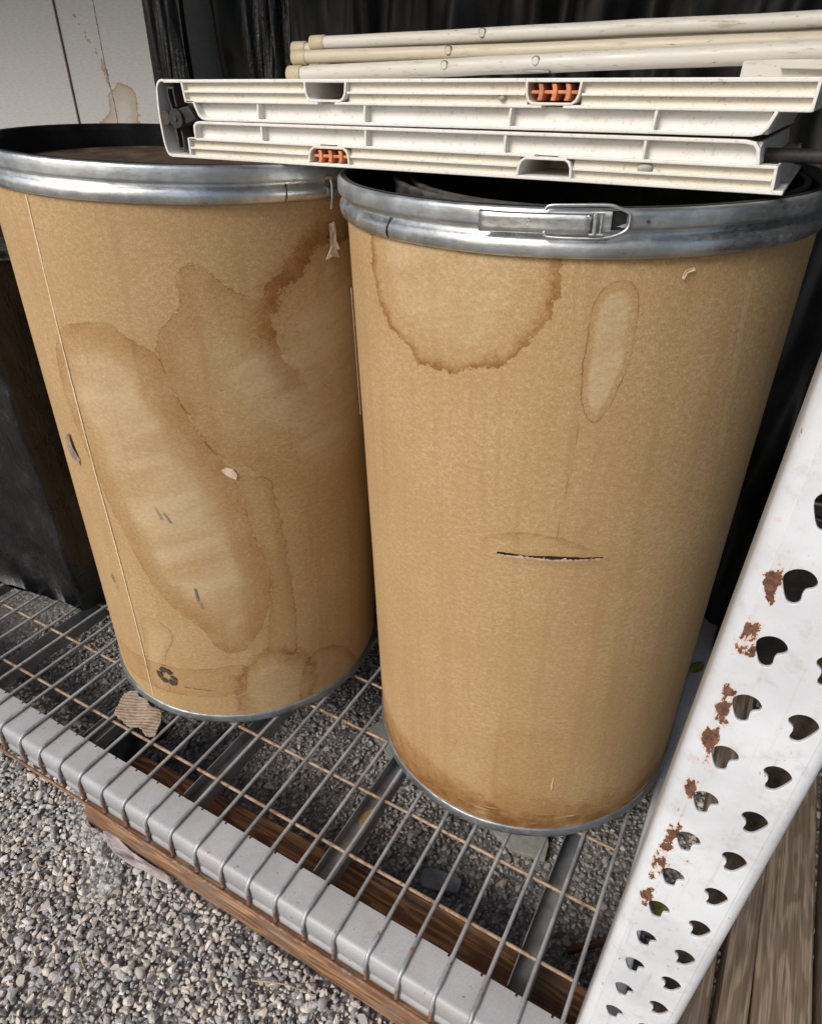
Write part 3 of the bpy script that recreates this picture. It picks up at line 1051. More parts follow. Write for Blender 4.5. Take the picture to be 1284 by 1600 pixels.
L1 = [[14, 795], [52, 805], [79, 805], [101, 793], [117, 782], [139, 770], [146, 750], [152, 724], [160, 700], [174, 667], [188, 634], [203, 611], [222, 575], [232, 525], [242, 460], [254, 416], [264, 374], [260, 319], [246, 268], [229, 234], [220, 220], [200, 199], [173, 197], [152, 216], [139, 246], [119, 269], [87, 299], [60, 338], [36, 391], [17, 448], [1, 487], [-15, 551], [-33, 614], [-46, 680], [-40, 740], [-16, 780]]
L2 = [[141, 775], [144, 789], [155, 807], [170, 822], [182, 834], [181, 848], [181, 860], [185, 879], [203, 888], [217, 884], [231, 874], [248, 855], [270, 847], [282, 838], [296, 852], [299, 862], [315, 870], [327, 885], [343, 900], [361, 921], [382, 929], [406, 930], [470, 920], [540, 800], [540, 560], [420, 480], [330, 500], [275, 557], [245, 583], [224, 593], [203, 611], [188, 634], [174, 667], [160, 700], [152, 724], [146, 751]]
L3 = [[396, 906], [371, 896], [353, 868], [321, 849], [305, 824], [300, 800], [309, 770], [325, 735], [352, 690], [400, 620], [470, 560], [560, 600], [560, 860], [480, 905], [430, 900]]
L8 = [[225, 570], [274, 560], [280, 547], [286, 494], [293, 436], [297, 364], [302, 293], [300, 167], [269, 175], [246, 187], [260, 319], [264, 374], [254, 416], [242, 460], [232, 525]]
L4 = [[8, 246], [39, 260], [67, 246], [73, 219], [53, 178], [43, 140], [40, 69], [2, 65], [-4, 152], [5, 209]]
L5 = [[-110, 120], [-75, 128], [-20, 134], [54, 144], [117, 151], [196, 163], [200, 120], [196, 92], [182, 85], [130, 77], [40, 67], [-32, 62], [-110, 52]]
L6 = [[182, 70], [184, 87], [188, 127], [205, 151], [231, 179], [268, 177], [312, 150], [330, 110], [330, 50], [300, 0], [240, -20], [190, 10]]
L7 = [[300, 60], [316, 123], [345, 145], [395, 123], [444, 60], [465, 5], [378, -10], [310, 0]]
C1 = [[215, 717], [240, 709], [268, 702], [300, 693], [345, 685], [345, 683.6], [300, 691.6], [268, 700.4], [240, 707.6], [215, 715.8]]
C2 = [[300, 657], [340, 646], [392, 622], [392, 620.8], [340, 644.6], [300, 655.6]]
C3 = [[226, 572], [225, 545], [222, 515], [206, 470], [207.6, 469], [223.6, 514], [226.6, 545], [228, 572]]
# jag, edge, edge width, halo, halo width, core depth, pale, fill, outer halo, outer width, fade heights
LS = [(0.012, 0.26, 0.004, 0.60, 0.052, 0.034, 0.72, 0.02, 0, 0, None),
      (0.018, 0.65, 0.0026, 0.48, 0.050, 0.050, 0.70, 0.03, 0, 0, (0.50, 0.62)),
      (0.040, 0.30, 0.012, 0.0, 0.03, 0.030, 0.70, 0.0, 0.95, 0.046, (0.64, 0.80)),
      (0.018, 0.70, 0.0024, 0.30, 0.020, 0.0, 0.0, 0.16, 0, 0, None),
      (0.006, 0.72, 0.0024, 0.10, 0.012, 0.008, 0.30, 0.06, 0, 0, None),
      (0.008, 0.62, 0.0024, 0.20, 0.02, 0.0, 0.0, 0.34, 0, 0, None),
      (0.045, 0.35, 0.012, 0.45, 0.030, 0.018, 0.40, 0.0, 0.65, 0.016, None),
      (0.016, 0.35, 0.004, 0.55, 0.020, 0.02, 0.25, 0.06, 0, 0, None),
      (0.003, 0.8, 0.001, 0, 0, 0, 0, 0.5, 0, 0, None),
      (0.003, 0.8, 0.001, 0, 0, 0, 0, 0.5, 0, 0, None),
      (0.003, 0.7, 0.001, 0, 0, 0, 0, 0.5, 0, 0, None)]
R1 = [[-158, 960], [-159, 929], [-151, 902], [-137, 877], [-115, 862], [-89, 849], [-77, 836], [-51, 838], [-21, 838], [6, 846], [33, 858], [48, 871], [63, 888], [73, 904], [78, 924], [82, 941], [81, 960], [75, 1000], [-40, 1010], [-150, 1000]]
R2 = [[117, 928], [125, 939], [136, 945], [148, 943], [156, 934], [160, 920], [161, 895], [160, 866], [154, 842], [147, 817], [138, 800], [132, 795], [126, 800], [119, 808], [115, 823], [113, 851], [113, 883], [114, 910]]
R3 = [[11, 613], [18, 629], [47, 643], [91, 647], [123, 640], [148, 629], [168, 613], [165, 609], [96, 607], [40, 605]]
R4 = [[-34, 212], [-30, 222], [-20, 224], [-13, 216], [-16, 206], [-28, 204]]
R5 = [[-300, 190], [-251, 140], [-196, 126], [-140, 121], [-100, 128], [-42, 118], [32, 98], [60, 60], [0, 40], [-60, 20], [-200, -10], [-330, 20], [-340, 180]]
R6 = [[46, 280], [90, 290], [142, 281], [150, 180], [160, 60], [100, 20], [40, 60], [38, 180]]
R7 = [[274, 970], [286, 970], [292, 900], [306, 800], [312, 740], [298, 740], [291, 800], [280, 900]]
R8 = [[118, 800], [116, 770], [112, 710], [108, 645], [106.4, 645], [110.4, 710], [114.4, 770], [116.4, 800]]
R9 = [[60, 130], [140, 118], [227, 100], [306, 112], [360, 150], [380, 20], [200, 0], [60, 20]]
RS = [(0.022, 0.52, 0.007, 0.95, 0.017, 0.024, 0.50, 0.03, 0, 0, None),
      (0.006, 0.80, 0.0022, 0.12, 0.006, 0.006, 0.62, 0.05, 0, 0, None),
      (0.012, 0.40, 0.003, 0.40, 0.014, 0.0, 0.0, 0.0, 0, 0, (0.616, 0.632)),
      (0.004, 0.50, 0.0018, 0.0, 0.0, 0.0, 0.0, 0.05, 0, 0, None),
      (0.060, 0.0, 0.0, 0.0, 0.03, 0.0, 0.0, 0.85, 0, 0, None),
      (0.050, 0.0, 0.0, 0.0, 0.0, 0.0, 0.0, 0.30, 0, 0, None),
      (0.006, 0.35, 0.002, 0.0, 0.0, 0.001, 0.30, 0.0, 0, 0, None),
      (0.002, 0.6, 0.001, 0, 0, 0, 0, 0.4, 0, 0, None),
      (0.070, 0.0, 0.0, 0.0, 0.03, 0.0, 0.0, 0.50, 0, 0, None)]
KL = m_kraft('kraft_board_heavily_stained', LS, False)
KR = m_kraft('kraft_board_lightly_stained', RS, True)

DL = (0.010957, 0.351566, 0.0207754, -0.0000892)
DR = (0.657245, 0.433263, -0.034638, -0.0340676)
left = make_drum(DL, (0.9594, 0.9837, 1.0038), 'tall kraft fibre drum covered in big brown water stains, recycling symbol near its base', KL, [L1, L2, L3, L8, L4, L5, L6, L7, C1, C2, C3], 1.3)
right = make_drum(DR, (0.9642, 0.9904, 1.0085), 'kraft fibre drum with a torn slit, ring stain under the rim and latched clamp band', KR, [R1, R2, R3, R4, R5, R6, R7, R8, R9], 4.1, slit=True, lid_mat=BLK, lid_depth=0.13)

# --- left drum details
REC = [[[27.6, 127.9], [33.4, 136.2], [43.4, 133.7], [36.3, 122.2], [32.7, 120.6]],
       [[42.4, 128.5], [47.7, 135.4], [51.6, 131.1], [55.8, 128.9], [49.6, 120.8], [46.0, 122.3]],
       [[19.0, 119.6], [26.5, 118.7], [31.2, 113.2], [23.8, 101.9], [19.9, 107.9]],
       [[25.8, 98.9], [31.5, 106.5], [39.0, 103.0], [38.3, 94.8], [30.7, 94.4]],
       [[50.4, 116.3], [55.7, 120.2], [61.2, 116.4], [63.1, 110.3], [56.6, 108.0]],
       [[43.5, 100.9], [48.2, 108.7], [52.1, 104.3], [61.6, 105.9], [57.5, 95.6], [49.2, 92.8]]]
REC = [[[sum(p[0] for p in g) / len(g) + (q[0] - sum(p[0] for p in g) / len(g)) * 1.18, sum(p[1] for p in g) / len(g) + (q[1] - sum(p[1] for p in g) / len(g)) * 1.18] for q in g] for g in REC]
decal('recycling_symbol', INK, left, REC, 0.0020)
txt = []
for i in range(15):
    if i in (4, 10):
        continue
    u0 = 77 + i * 3.6
    txt += [[[u0, 95.4], [u0 + 0.8, 95.4], [u0 + 0.8, 98.2], [u0, 98.2]], [[u0 + 1.5, 95.4], [u0 + 2.4, 95.4], [u0 + 2.4, 97.6], [u0 + 1.5, 97.6]]]
for i in range(11):
    u0 = -38 + i * 3.6
    txt += [[[u0, 112.4], [u0 + 0.9, 112.4], [u0 + 0.9, 115.2], [u0, 115.2]]]
decal('small_print', INKF, left, txt, 0.0019)['kind'] = 'stuff'
seam = MB()
sv = np.linspace(0.03, 0.955, 80)
pts = []
for v in sv:
    u = -0.012 + 0.004 * math.sin(v * 7) + 0.0008 * mnoise.noise((v * 60, 0, 0))
    wd = 0.0011 + 0.0005 * mnoise.noise((v * 90, 3, 0))
    pts += [pt(RD + 0.0008, u - wd, v), pt(RD + 0.0020, u, v), pt(RD + 0.0010, u + wd, v)]
seam.add(pts, [(i * 3 + k, i * 3 + k + 1, (i + 1) * 3 + k + 1, (i + 1) * 3 + k) for i in range(len(sv) - 1) for k in (0, 1)], True)
seam.build('paper_seam', CRAFTBACK, left)
decal('paper_tear', CRAFTBACK, left, [[[205, 585], [213, 590], [222, 586], [228, 576], [226, 566], [219, 570], [212, 576]]], 0.0018, 0.0004)
decal('tape_scrap', TAPE, left, [[[402, 927], [409, 930], [414, 920], [411, 905], [417, 893], [410, 890], [420, 880], [404, 884], [393, 880], [401, 893], [400, 910]]], 0.003, 0.0003, lambda u, v: 0.003 * math.sin(u * 260 + v * 190))
decal('tape_scrap', simple('grimy_tape', (0.27, 0.20, 0.15), 0.6, var=0.4, sc=80), left, [[[-74, 600], [-66, 604], [-60, 580], [-52, 560], [-58, 548], [-66, 560], [-76, 575]]], 0.003, 0.0003, lambda u, v: 0.003 * math.sin(u * 260 + v * 190))
GRN = simple('green_crayon', (0.06, 0.17, 0.09), 0.8, var=0.3, sc=200, bump=0)
BLU = simple('blue_scuff', (0.16, 0.15, 0.17), 0.85, var=0.3, sc=200, bump=0)
decal('green_mark', GRN, left, [[[-50, 328], [-47, 326], [-43, 312], [-45, 309], [-48, 318]], [[-42, 304], [-40, 303], [-38, 296], [-40, 297]]], 0.0016)
decal('blue_scuff', BLU, left, [[[133, 352], [135.5, 353], [137, 330], [135.5, 318], [134, 334]], [[139, 322], [140, 322], [141, 306], [139.6, 306]]], 0.0017)['kind'] = 'stuff'
decal('grey_scuff', BLU, left, [[[92, 515], [93.5, 514], [101, 492], [99.5, 491]], [[104, 506], [105.4, 506], [116, 486], [114, 485.6]]], 0.0017)['kind'] = 'stuff'
# wire seal hanging at the clamp joint, and the band joint
sw_ = MB()
P = [pt(RD + 0.010, 0.397, 0.986), pt(RD + 0.013, 0.397, 0.978), pt(RD + 0.012, 0.398, 0.962), pt(RD + 0.011, 0.397, 0.948)]
sw_.tube(P, 0.0016, 8)
sw_.build('wire_seal', LATCH, left)
kn = MB().tube([pt(RD + 0.010, 0.389, 0.986), pt(RD + 0.014, 0.394, 0.988), pt(RD + 0.010, 0.399, 0.984)], 0.0026, 8)
kn.build('seal_knot', SLEEVE, left)


def ring_joint(root, u, hb, r=RD):
    MB().tube([pt(r + 0.0047, u, hb + 0.0015), pt(r + 0.0086, u + 0.0006, hb + 0.007), pt(r + 0.0081, u + 0.0012, hb + 0.013), pt(r + 0.0056, u + 0.0022, hb + 0.018), pt(r + 0.0038, u + 0.003, hb + 0.022)], 0.0010, 6).build('weld_seam', BLK, root)


ring_joint(left, 0.329, 0.9594)
ring_joint(right, -0.113, 0.9642)

# --- right drum details
fl = []
u = 30.0
lowe = []
upe = []
while u < 172:
    s = (u - 31) / 140
    cl = 610.5 + 3.6 * min(1, s * 1.8)
    wide = 0.55 * math.exp(-((s - 0.10) / 0.11) ** 2) + 1.0 * math.exp(-((s - 0.52) / 0.13) ** 2) + 0.4 * math.exp(-((s - 0.72) / 0.08) ** 2)
    end = min(1, max(0, (u - 30) / 10)) * min(1, max(0, (174 - u) / 10))
    lowe.append((u, cl - (1.2 + 2.6 * wide) * end - 1.6 * end - 0.8 * mnoise.noise((u * 0.25, 2, 0)) * end))
    upe.append((u, cl + (1.9 - 2.3 * wide + 1.9 * mnoise.noise((u * 0.33, 7, 0)) + 0.9 * mnoise.noise((u * 1.1, 5, 0))) * end))
    u += 1.5
ft = MB()
pts = []
for (a, b) in zip(lowe, upe):
    pts += [pt(RD + 0.0018, a[0] / 1000, a[1] / 1000), pt(RD + 0.0042 + 0.001 * mnoise.noise((a[0] * 0.3, 1, 1)), b[0] / 1000, b[1] / 1000)]
for (u0, w_, h_, l_) in ((66, 12, 1.4, 2.4), (94, 4, 1.2, 2.8), (119, 8, 1.0, 2.0)):
    cl = 610.5 + 3.6 * min(1, (u0 - 31) / 140 * 1.8)
    F = [(u0 - w_ / 2, cl - 3.6), (u0 + w_ / 2, cl - 3.4), (u0 + w_ * 0.4, cl - 0.6), (u0 + w_ * 0.1, cl + h_ + 2.2), (u0 - w_ * 0.3, cl + h_ * 0.2 + 1.5)]
    ft.add([pt(RD + (0.0022 if q < 2 else 0.0022 + l_ / 1000), a / 1000, b / 1000) for q, (a, b) in enumerate(F)], [(0, 1, 2, 3, 4)], False)
ft.add(pts, [(2 * i, 2 * i + 2, 2 * i + 3, 2 * i + 1) for i in range(len(lowe) - 1)], True)
o = ft.build('torn_lip', CRAFTBACK, right)
o['label'] = 'pale ragged paper lip along the slit'
decal('paper_tear', CRAFTBACK, right, [[[196, 946], [199, 953], [207, 955], [209, 952], [201, 950], [199, 944]]], 0.002, 0.0004, lambda u, v: 0.0012)
decal('paper_scratch', CRAFTBACK, right, [[[144.2, 178], [145.6, 178], [146.2, 166], [144.8, 158], [146.2, 150], [145.2, 142], [143.6, 157], [144.8, 167]]], 0.0016)
decal('paper_edge', CRAFTBACK, right, [[[-284, 872], [-279, 868], [-277, 820], [-279, 760], [-278, 690], [-284, 690], [-285, 780]]], 0.0025, 0.0004)
sm = MB()
for v in np.linspace(0.60, 0.955, 40):
    pass
# latch
HM = 0.5 * (0.9904 + 1.0085)


def patch(u0, u1, v0, v1, off, curl=0.0, nu=14, th=0.0012, flare=0.0):
    b = MB()
    vs = []
    cs = [(-0.5, 0.0), (-0.42, 1.0), (-0.2, 1.0), (0.0, 0.85), (0.2, 1.0), (0.42, 1.0), (0.5, 0.0)]
    for i in range(nu + 1):
        u = u0 + (u1 - u0) * i / nu
        k = 1 + flare * max(0, 1 - i / 3.0)
        for (s, lift) in cs:
            vs.append(pt(RD + off + 0.0022 * lift + curl * (1 - i / nu) ** 2, u, (v0 + v1) / 2 + s * (v1 - v0) * k))
    q = len(cs)
    b.add(vs, [(i * q + k, (i + 1) * q + k, (i + 1) * q + k + 1, i * q + k + 1) for i in range(nu) for k in range(q - 1)], True)
    return b, th


b, th = patch(0.006, 0.1045, 0.9880, 1.0055, 0.0115, 0.003, flare=0.10)
lev = b.build('latch_lever', LATCH, right)
s = lev.modifiers.new('t', 'SOLIDIFY')
s.thickness = 0.0012
# stamped A mark with dots
sp = lambda u, v: pt(RD + 0.0141 + 0.003 * (1 - (u - 0.006) / 0.0985) ** 2, u, v)
mk = MB()
for a, b_ in (((0.0485, 0.9975), (0.0505, 1.0020)), ((0.0505, 1.0020), (0.0525, 0.9975)), ((0.0492, 0.9990), (0.0518, 0.9990))):
    mk.tube([sp(*a), sp(*b_)], 0.00035, 5)
for a in ((0.0490, 0.9950), (0.0520, 0.9950), (0.0505, 0.9958)):
    mk.tube([sp(*a), sp(a[0] + 0.0006, a[1])], 0.0004, 5)
mk.build('stamped_mark', RING, lev)
o = MB()
o.tube([pt(RD + 0.0155, 0.1065, 0.9885), pt(RD + 0.0155, 0.1065, 1.0070)], 0.0022, 10)
o.tube([pt(RD + 0.0150, 0.1115, 0.9880), pt(RD + 0.0150, 0.1115, 1.0075)], 0.0015, 8)
o.tube([pt(RD + 0.0150, 0.1020, 0.9885), pt(RD + 0.0155, 0.1135, 0.9885)], 0.0016, 8)
o.tube([pt(RD + 0.0150, 0.1020, 1.0068), pt(RD + 0.0155, 0.1135, 1.0068)], 0.0016, 8)
o.build('latch_hinge', LATCH, right)
wire = []
for u, v in ((0.0640, 1.0085), (0.0660, 1.0110), (0.072, 1.0123), (0.095, 1.0128), (0.1165, 1.0128), (0.1255, 1.0100), (0.1340, 1.0060), (0.1352, 1.0000), (0.1340, 0.9930), (0.1270, 0.9885), (0.1150, 0.9856), (0.092, 0.9850), (0.070, 0.9855), (0.0655, 0.9868), (0.0640, 0.9895)):
    wire.append(pt(RD + 0.0135, u, v))
wp = catmull(wire, 4, False)
MB().tube([tuple(q) for q in wp], 0.0015, 9).build('latch_loop', LATCH, right)
# dark gap in the band and the plates beside it
g1 = MB()
for (u0, u1, offs, nm) in ((0.1205, 0.1335, 0.0100, 'gap'),):
    vs = []
    for i in range(5):
        u = u0 + (u1 - u0) * i / 4
        vs += [pt(RD + offs, u, 0.9915), pt(RD + offs, u, 1.0075)]
    g1.add(vs, [(2 * i, 2 * i + 2, 2 * i + 3, 2 * i + 1) for i in range(4)], True)
g1.build('band_gap', BLK, right)
pp, _ = patch(0.1125, 0.1205, 0.9895, 1.0085, 0.0100)
o = pp.build('latch_plate', LATCH, right)
s = o.modifiers.new('t', 'SOLIDIFY')
s.thickness = 0.0015
pp, _ = patch(0.136, 0.26, 0.9912, 1.0080, 0.0052, 0.0042, nu=20)
o = pp.build('latch_plate', BAND, right)
MB().tube([pt(RD + 0.0090, 0.1520, 0.9985), pt(RD + 0.0118, 0.1520, 0.9985)], 0.0017, 10).build('rivet', DPL2, o)

# curled black rubber sheet standing inside the open right drum
sh = MB()
cx, cy = 0.030, 0.020
prev = []
NN = 150
top, bot = 1.002, 0.885
for i in range(NN + 1):
    f = i / NN
    a = math.pi * 1.02 + f * math.pi * 3.5
    r = 0.262 - 0.034 * f + 0.002 * math.sin(a * 3)
    zt = top - 0.002 * f + 0.0015 * math.sin(a * 2 + 1)
    for (dr, zz) in ((-0.0025, bot), (-0.0025, zt - 0.004), (-0.004, zt - 0.001), (-0.002, zt + 0.001), (0.002, zt + 0.001), (0.004, zt - 0.001), (0.0025, zt - 0.004), (0.0025, bot)):
        prev.append((cx + (r + dr) * math.cos(a), cy + (r + dr) * math.sin(a), zz))
sh.add(prev, [(i * 8 + k, (i + 1) * 8 + k, (i + 1) * 8 + k + 1, i * 8 + k + 1) for i in range(NN) for k in range(7)], True)
o = sh.build('rubber_sheet', LINER)
o.matrix_world = right.matrix_world.copy()
tag(o, 'black rubber sheet curled into a spiral inside the open drum', 'sheet')
# straw in the drum
o = MB().tube([(0.16, 0.06, 0.889), (0.19, 0.05, 0.896), (0.225, 0.03, 0.893)], 0.0012, 5).build('straw', STRAW)
o.matrix_world = right.matrix_world.copy()
tag(o, 'dry straw stalk lying inside the dark open drum', 'straw')

# ------------------------------------------------------------------ folded ribbed plastic panels
fold = empty('folding_panel', (0.48, 0.45, 1.01), 'white ribbed plastic panels folded together on a black hinge, lying across both drums', 'folding panel')
bpy.context.view_layer.update()
YF, YD = 0.230, 0.62


def line_quad(b, pts, t, y0, y1):
    """a strip of thickness t following pts in (x,z), extruded from y0 to y1"""
    P = [np.array(q, float) for q in pts]
    n = len(P)
    L, Rr = [], []
    for i in range(n):
        d = P[min(i + 1, n - 1)] - P[max(i - 1, 0)]
        d /= np.linalg.norm(d)
        nn = np.array([-d[1], d[0]])
        k = 1.0
        if 0 < i < n - 1:
            d1 = (P[i] - P[i - 1]) / np.linalg.norm(P[i] - P[i - 1])
            k = 1 / max(0.6, abs(np.dot(nn, np.array([-d1[1], d1[0]]))))
        L.append(P[i] + nn * t / 2 * k)
        Rr.append(P[i] - nn * t / 2 * k)
    poly = [tuple(q) for q in L] + [tuple(q) for q in Rr[::-1]]
    # build as quads so concave outlines stay clean
    vs = [(x, y0, z) for x, z in poly] + [(x, y1, z) for x, z in poly]
    m = len(poly)
    fs = []
    for i in range(n - 1):
        a, b2, c, d = i, i + 1, m - 2 - i, m - 1 - i
        fs += [(a, d, c, b2), (a + m, b2 + m, c + m, d + m)]
    fs += [(i, (i + 1) % m, (i + 1) % m + m, i + m) for i in range(m)]
    b.add(vs, fs)
    return b


def strip(name, pts, t, y0, y1, mat, parent, bevel=0.0008):
    b = MB()
    line_quad(b, pts, t, y0, y1)
    o = b.build(name, mat, None, 0)
    bmx = bmesh.new()
    bmx.from_mesh(o.data)
    bmesh.ops.recalc_face_normals(bmx, faces=bmx.faces)
    bmx.to_mesh(o.data)
    bmx.free()
    if bevel:
        md = o.modifiers.new('edge', 'BEVEL')
        md.width = bevel
        md.segments = 2
        md.limit_method = 'ANGLE'
        md.angle_limit = R(40)
    return child(o, parent)


def poly_part(name, poly, y0, y1, mat, parent, bevel=0.0008):
    b = MB()
    b.prism_y(poly, y0, y1)
    o = b.build(name, mat, None, bevel)
    return child(o, parent)


def lerpx(a, b, x):
    return a[1] + (b[1] - a[1]) * (x - a[0]) / (b[0] - a[0])


def make_half(upper):
    pan = MB()
    panel = empty('panel', (0.48, 0.45, 1.03 if not upper else 1.08))
    bpy.context.view_layer.update()
    child(panel, fold)
    xL, xR = 0.15, 0.872
    if upper:
        lip = lambda x: 1.0850 + (x - 0.15) * (1.1062 - 1.0850) / 0.69
        r1 = lambda x: 1.0738 + (x - 0.15) * (1.0944 - 1.0738) / 0.695
        r2 = lambda x: 1.0633 + (x - 0.1476) * (1.0841 - 1.0633) / 0.70
        bl_ = lambda x: 1.0450 + (x - 0.19) * (1.0647 - 1.0450) / 0.65
        pockets = [(0.3395, 0.3965, False), (0.6125, 0.6685, True)]
        divs = (0.2660, 0.4200, 0.5967, 0.7430)
        sgn = 1
        xrowL, xrowR = 0.170, 0.8440
    else:
        lip = lambda x: 1.0000 + (x - 0.1416) * (1.0200 - 1.0) / 0.7255
        r1 = lambda x: 1.0104 + (x - 0.145) * (1.0298 - 1.0104) / 0.7133
        r2 = lambda x: 1.0208 + (x - 0.145) * (1.0401 - 1.0208) / 0.7129
        bl_ = lambda x: 1.0405 + (x - 0.1727) * (1.0589 - 1.0405) / 0.661
        pockets = [(0.3405, 0.3985, True), (0.6112, 0.6700, False)]
        divs = (0.2692, 0.4213, 0.5941, 0.7390)
        sgn = -1
        xrowL, xrowR = 0.160, 0.8415
    x0s = 0.1485 if upper else 0.1455
    x1s = 0.874 if upper else 0.859
    # core slabs, set back between the ribs
    segs = []
    cur = x0s
    for (a, b, _) in pockets:
        segs.append((cur, a))
        cur = b
    segs.append((cur, x1s))
    for (a, b) in segs:
        e = 0.0006 * sgn
        poly_part('core_slab', [(a, r2(a)), (b, r2(b)), (b, lip(b) - e), (a, lip(a) - e)], YF + 0.0065, YD - 0.004, CPL, panel, 0)
    poly_part('core_slab', [(xrowL, bl_(xrowL)), (xrowR, bl_(xrowR)), (xrowR - 0.001, r2(xrowR) - sgn * 0.0002), (xrowL - 0.006, r2(xrowL) - sgn * 0.0002)], YF + 0.0105, YD - 0.006, WPL, panel, 0)
    T = 0.0030
    XS = lambda f, a, b, k=8: [(x, f(x)) for x in np.linspace(a, b, k)]
    if upper:
        shell = [(0.112, 1.0), ]
    xe = 0.8745 if upper else 0.8705
    strip('lip', XS(lip, 0.115 if upper else 0.11, xe, 10), 0.0036, YF, YD, WPL, panel)
    # ribs, broken at the pockets
    for (a, b) in segs:
        strip('rib', XS(r1, a + 0.001, b - 0.001, 4), 0.0024, YF + 0.0006, YF + 0.02, WPL, panel, 0.0006)
    cur = x0s
    for (a, b, _) in pockets:
        strip('rib', XS(r2, cur, a + 0.018, 4), T, YF, YF + 0.02, WPL, panel)
        cur = b - 0.016
    strip('rib', XS(r2, cur, x1s, 4), T, YF, YF + 0.02, WPL, panel)
    # pocket frames
    for (a, b, orange) in pockets:
        ra = lambda x: r2(x) + sgn * 0.0022
        la = lambda x: lip(x)
        c1 = 0.008
        P = [(a, la(a) - sgn * 0.001), (a + 0.0012, la(a) * 0.4 + ra(a) * 0.6), (a + 0.0036, ra(a) + sgn * 0.0028), (a + c1, ra(a + c1) + 0), ((a + b) / 2, ra((a + b) / 2)), (b - c1, ra(b - c1)), (b - 0.0036, ra(b) + sgn * 0.0028), (b - 0.0012, la(b) * 0.4 + ra(b) * 0.6), (b, la(b) - sgn * 0.001)]
        strip('pocket_frame', P, 0.0026, YF - 0.0004, YF + 0.12, WPL if not orange else CPL, panel, 0.0007)
        zc0, zc1 = ra((a + b) / 2), la((a + b) / 2)
        sl_ = (lip(b) - lip(a)) / (b - a)
        poly_part('pocket_back', [(a, ra(a)), (b, ra(b)), (b, la(b)), (a, la(a))], YF + 0.10, YF + 0.11, CPL, panel, 0)
        if orange:
            zc = (zc0 + zc1) / 2
            ins = MB()
            xm = (a + b) / 2
            sk = lambda x, z: z + (x - xm) * sl_
            h2 = abs(zc1 - zc0) / 2 - 0.0028
            ins_o = empty('orange_insert', (xm, YF + 0.01, zc))
            bpy.context.view_layer.update()
            child(ins_o, panel)
            q = [(a + 0.004, sk(a + 0.004, zc - 0.0016)), (b - 0.004, sk(b - 0.004, zc - 0.0016)), (b - 0.004, sk(b - 0.004, zc + 0.0016)), (a + 0.004, sk(a + 0.004, zc + 0.0016))]
            poly_part('bar', q, YF + 0.004, YF + 0.05, ORG, ins_o, 0.0008)
            for k in range(3):
                xq = a + (b - a) * (0.26 + 0.25 * k)
                zq = sk(xq, zc)
                cr = [(xq - 0.0032, zq - h2), (xq + 0.0016, zq - h2), (xq + 0.0030, zq - h2 * 0.4), (xq + 0.0030, zq + h2 * 0.4), (xq + 0.0016, zq + h2), (xq - 0.0032, zq + h2), (xq - 0.0018, zq + h2 * 0.4), (xq - 0.0018, zq - h2 * 0.4)]
                poly_part('tooth', cr, YF + 0.0022, YF + 0.06, ORG, ins_o, 0.0006)
            poly_part('bar', [(a + 0.003, sk(a, zc - h2)), (b - 0.003, sk(b, zc - h2)), (b - 0.003, sk(b, zc + h2)), (a + 0.003, sk(a, zc + h2))], YF + 0.03, YF + 0.036, ORG, ins_o, 0)
    # outline of the recessed row and its dividers
    if upper:
        P = [(0.1500, r2(0.15)), (0.1625, r2(0.1625) - 0.0004), (0.1655, 1.0570), (0.1695, 1.0490), (0.1745, 1.0457), (0.182, bl_(0.182) + 0.0002)] + XS(bl_, 0.19, 0.832, 10) + [(0.8385, bl_(0.838) + 0.0016), (0.8425, bl_(0.842) + 0.006), (0.8470, r2(0.847) - 0.001)]
    else:
        P = [(0.1455, r2(0.1455)), (0.1585, r2(0.1585)), (0.1585, 1.0300), (0.1590, 1.0362), (0.1625, 1.0393), (0.1680, 1.0404)] + XS(bl_, 0.176, 0.828, 10) + [(0.836, bl_(0.836) - 0.0016), (0.8402, bl_(0.840) - 0.006), (0.8430, r2(0.843) + 0.001)]
    strip('lip', P, T + 0.0004, YF, YD, WPL, panel)
    for xd in divs:
        strip('divider', [(xd + (0.001 if upper else 0.0), r2(xd)), (xd, bl_(xd))], 0.0028, YF + 0.0008, YF + 0.03, WPL, panel, 0.0006)
    # end walls of the ribbed zone
    strip('end_wall', [(x0s + (-0.002 if upper else 0), lip(x0s)), (x0s + (0.001 if upper else 0), r2(x0s) - sgn * 0.0012)], 0.0032, YF, YD, WPL, panel)
    strip('end_wall', [(x1s + (0 if upper else 0.0016), lip(x1s)), (x1s, r2(x1s) - sgn * 0.0012)], 0.0030, YF, YD, WPL, panel)
    return panel


make_half(True)
make_half(False)
poly_part('gap_shade_fill', [(0.165, 1.0380), (0.838, 1.0570), (0.838, 1.0672), (0.165, 1.0470)], YF + 0.0125, YD - 0.012, DKRED, fold, 0)  # dark red filler added so the gap between the halves looks shaded
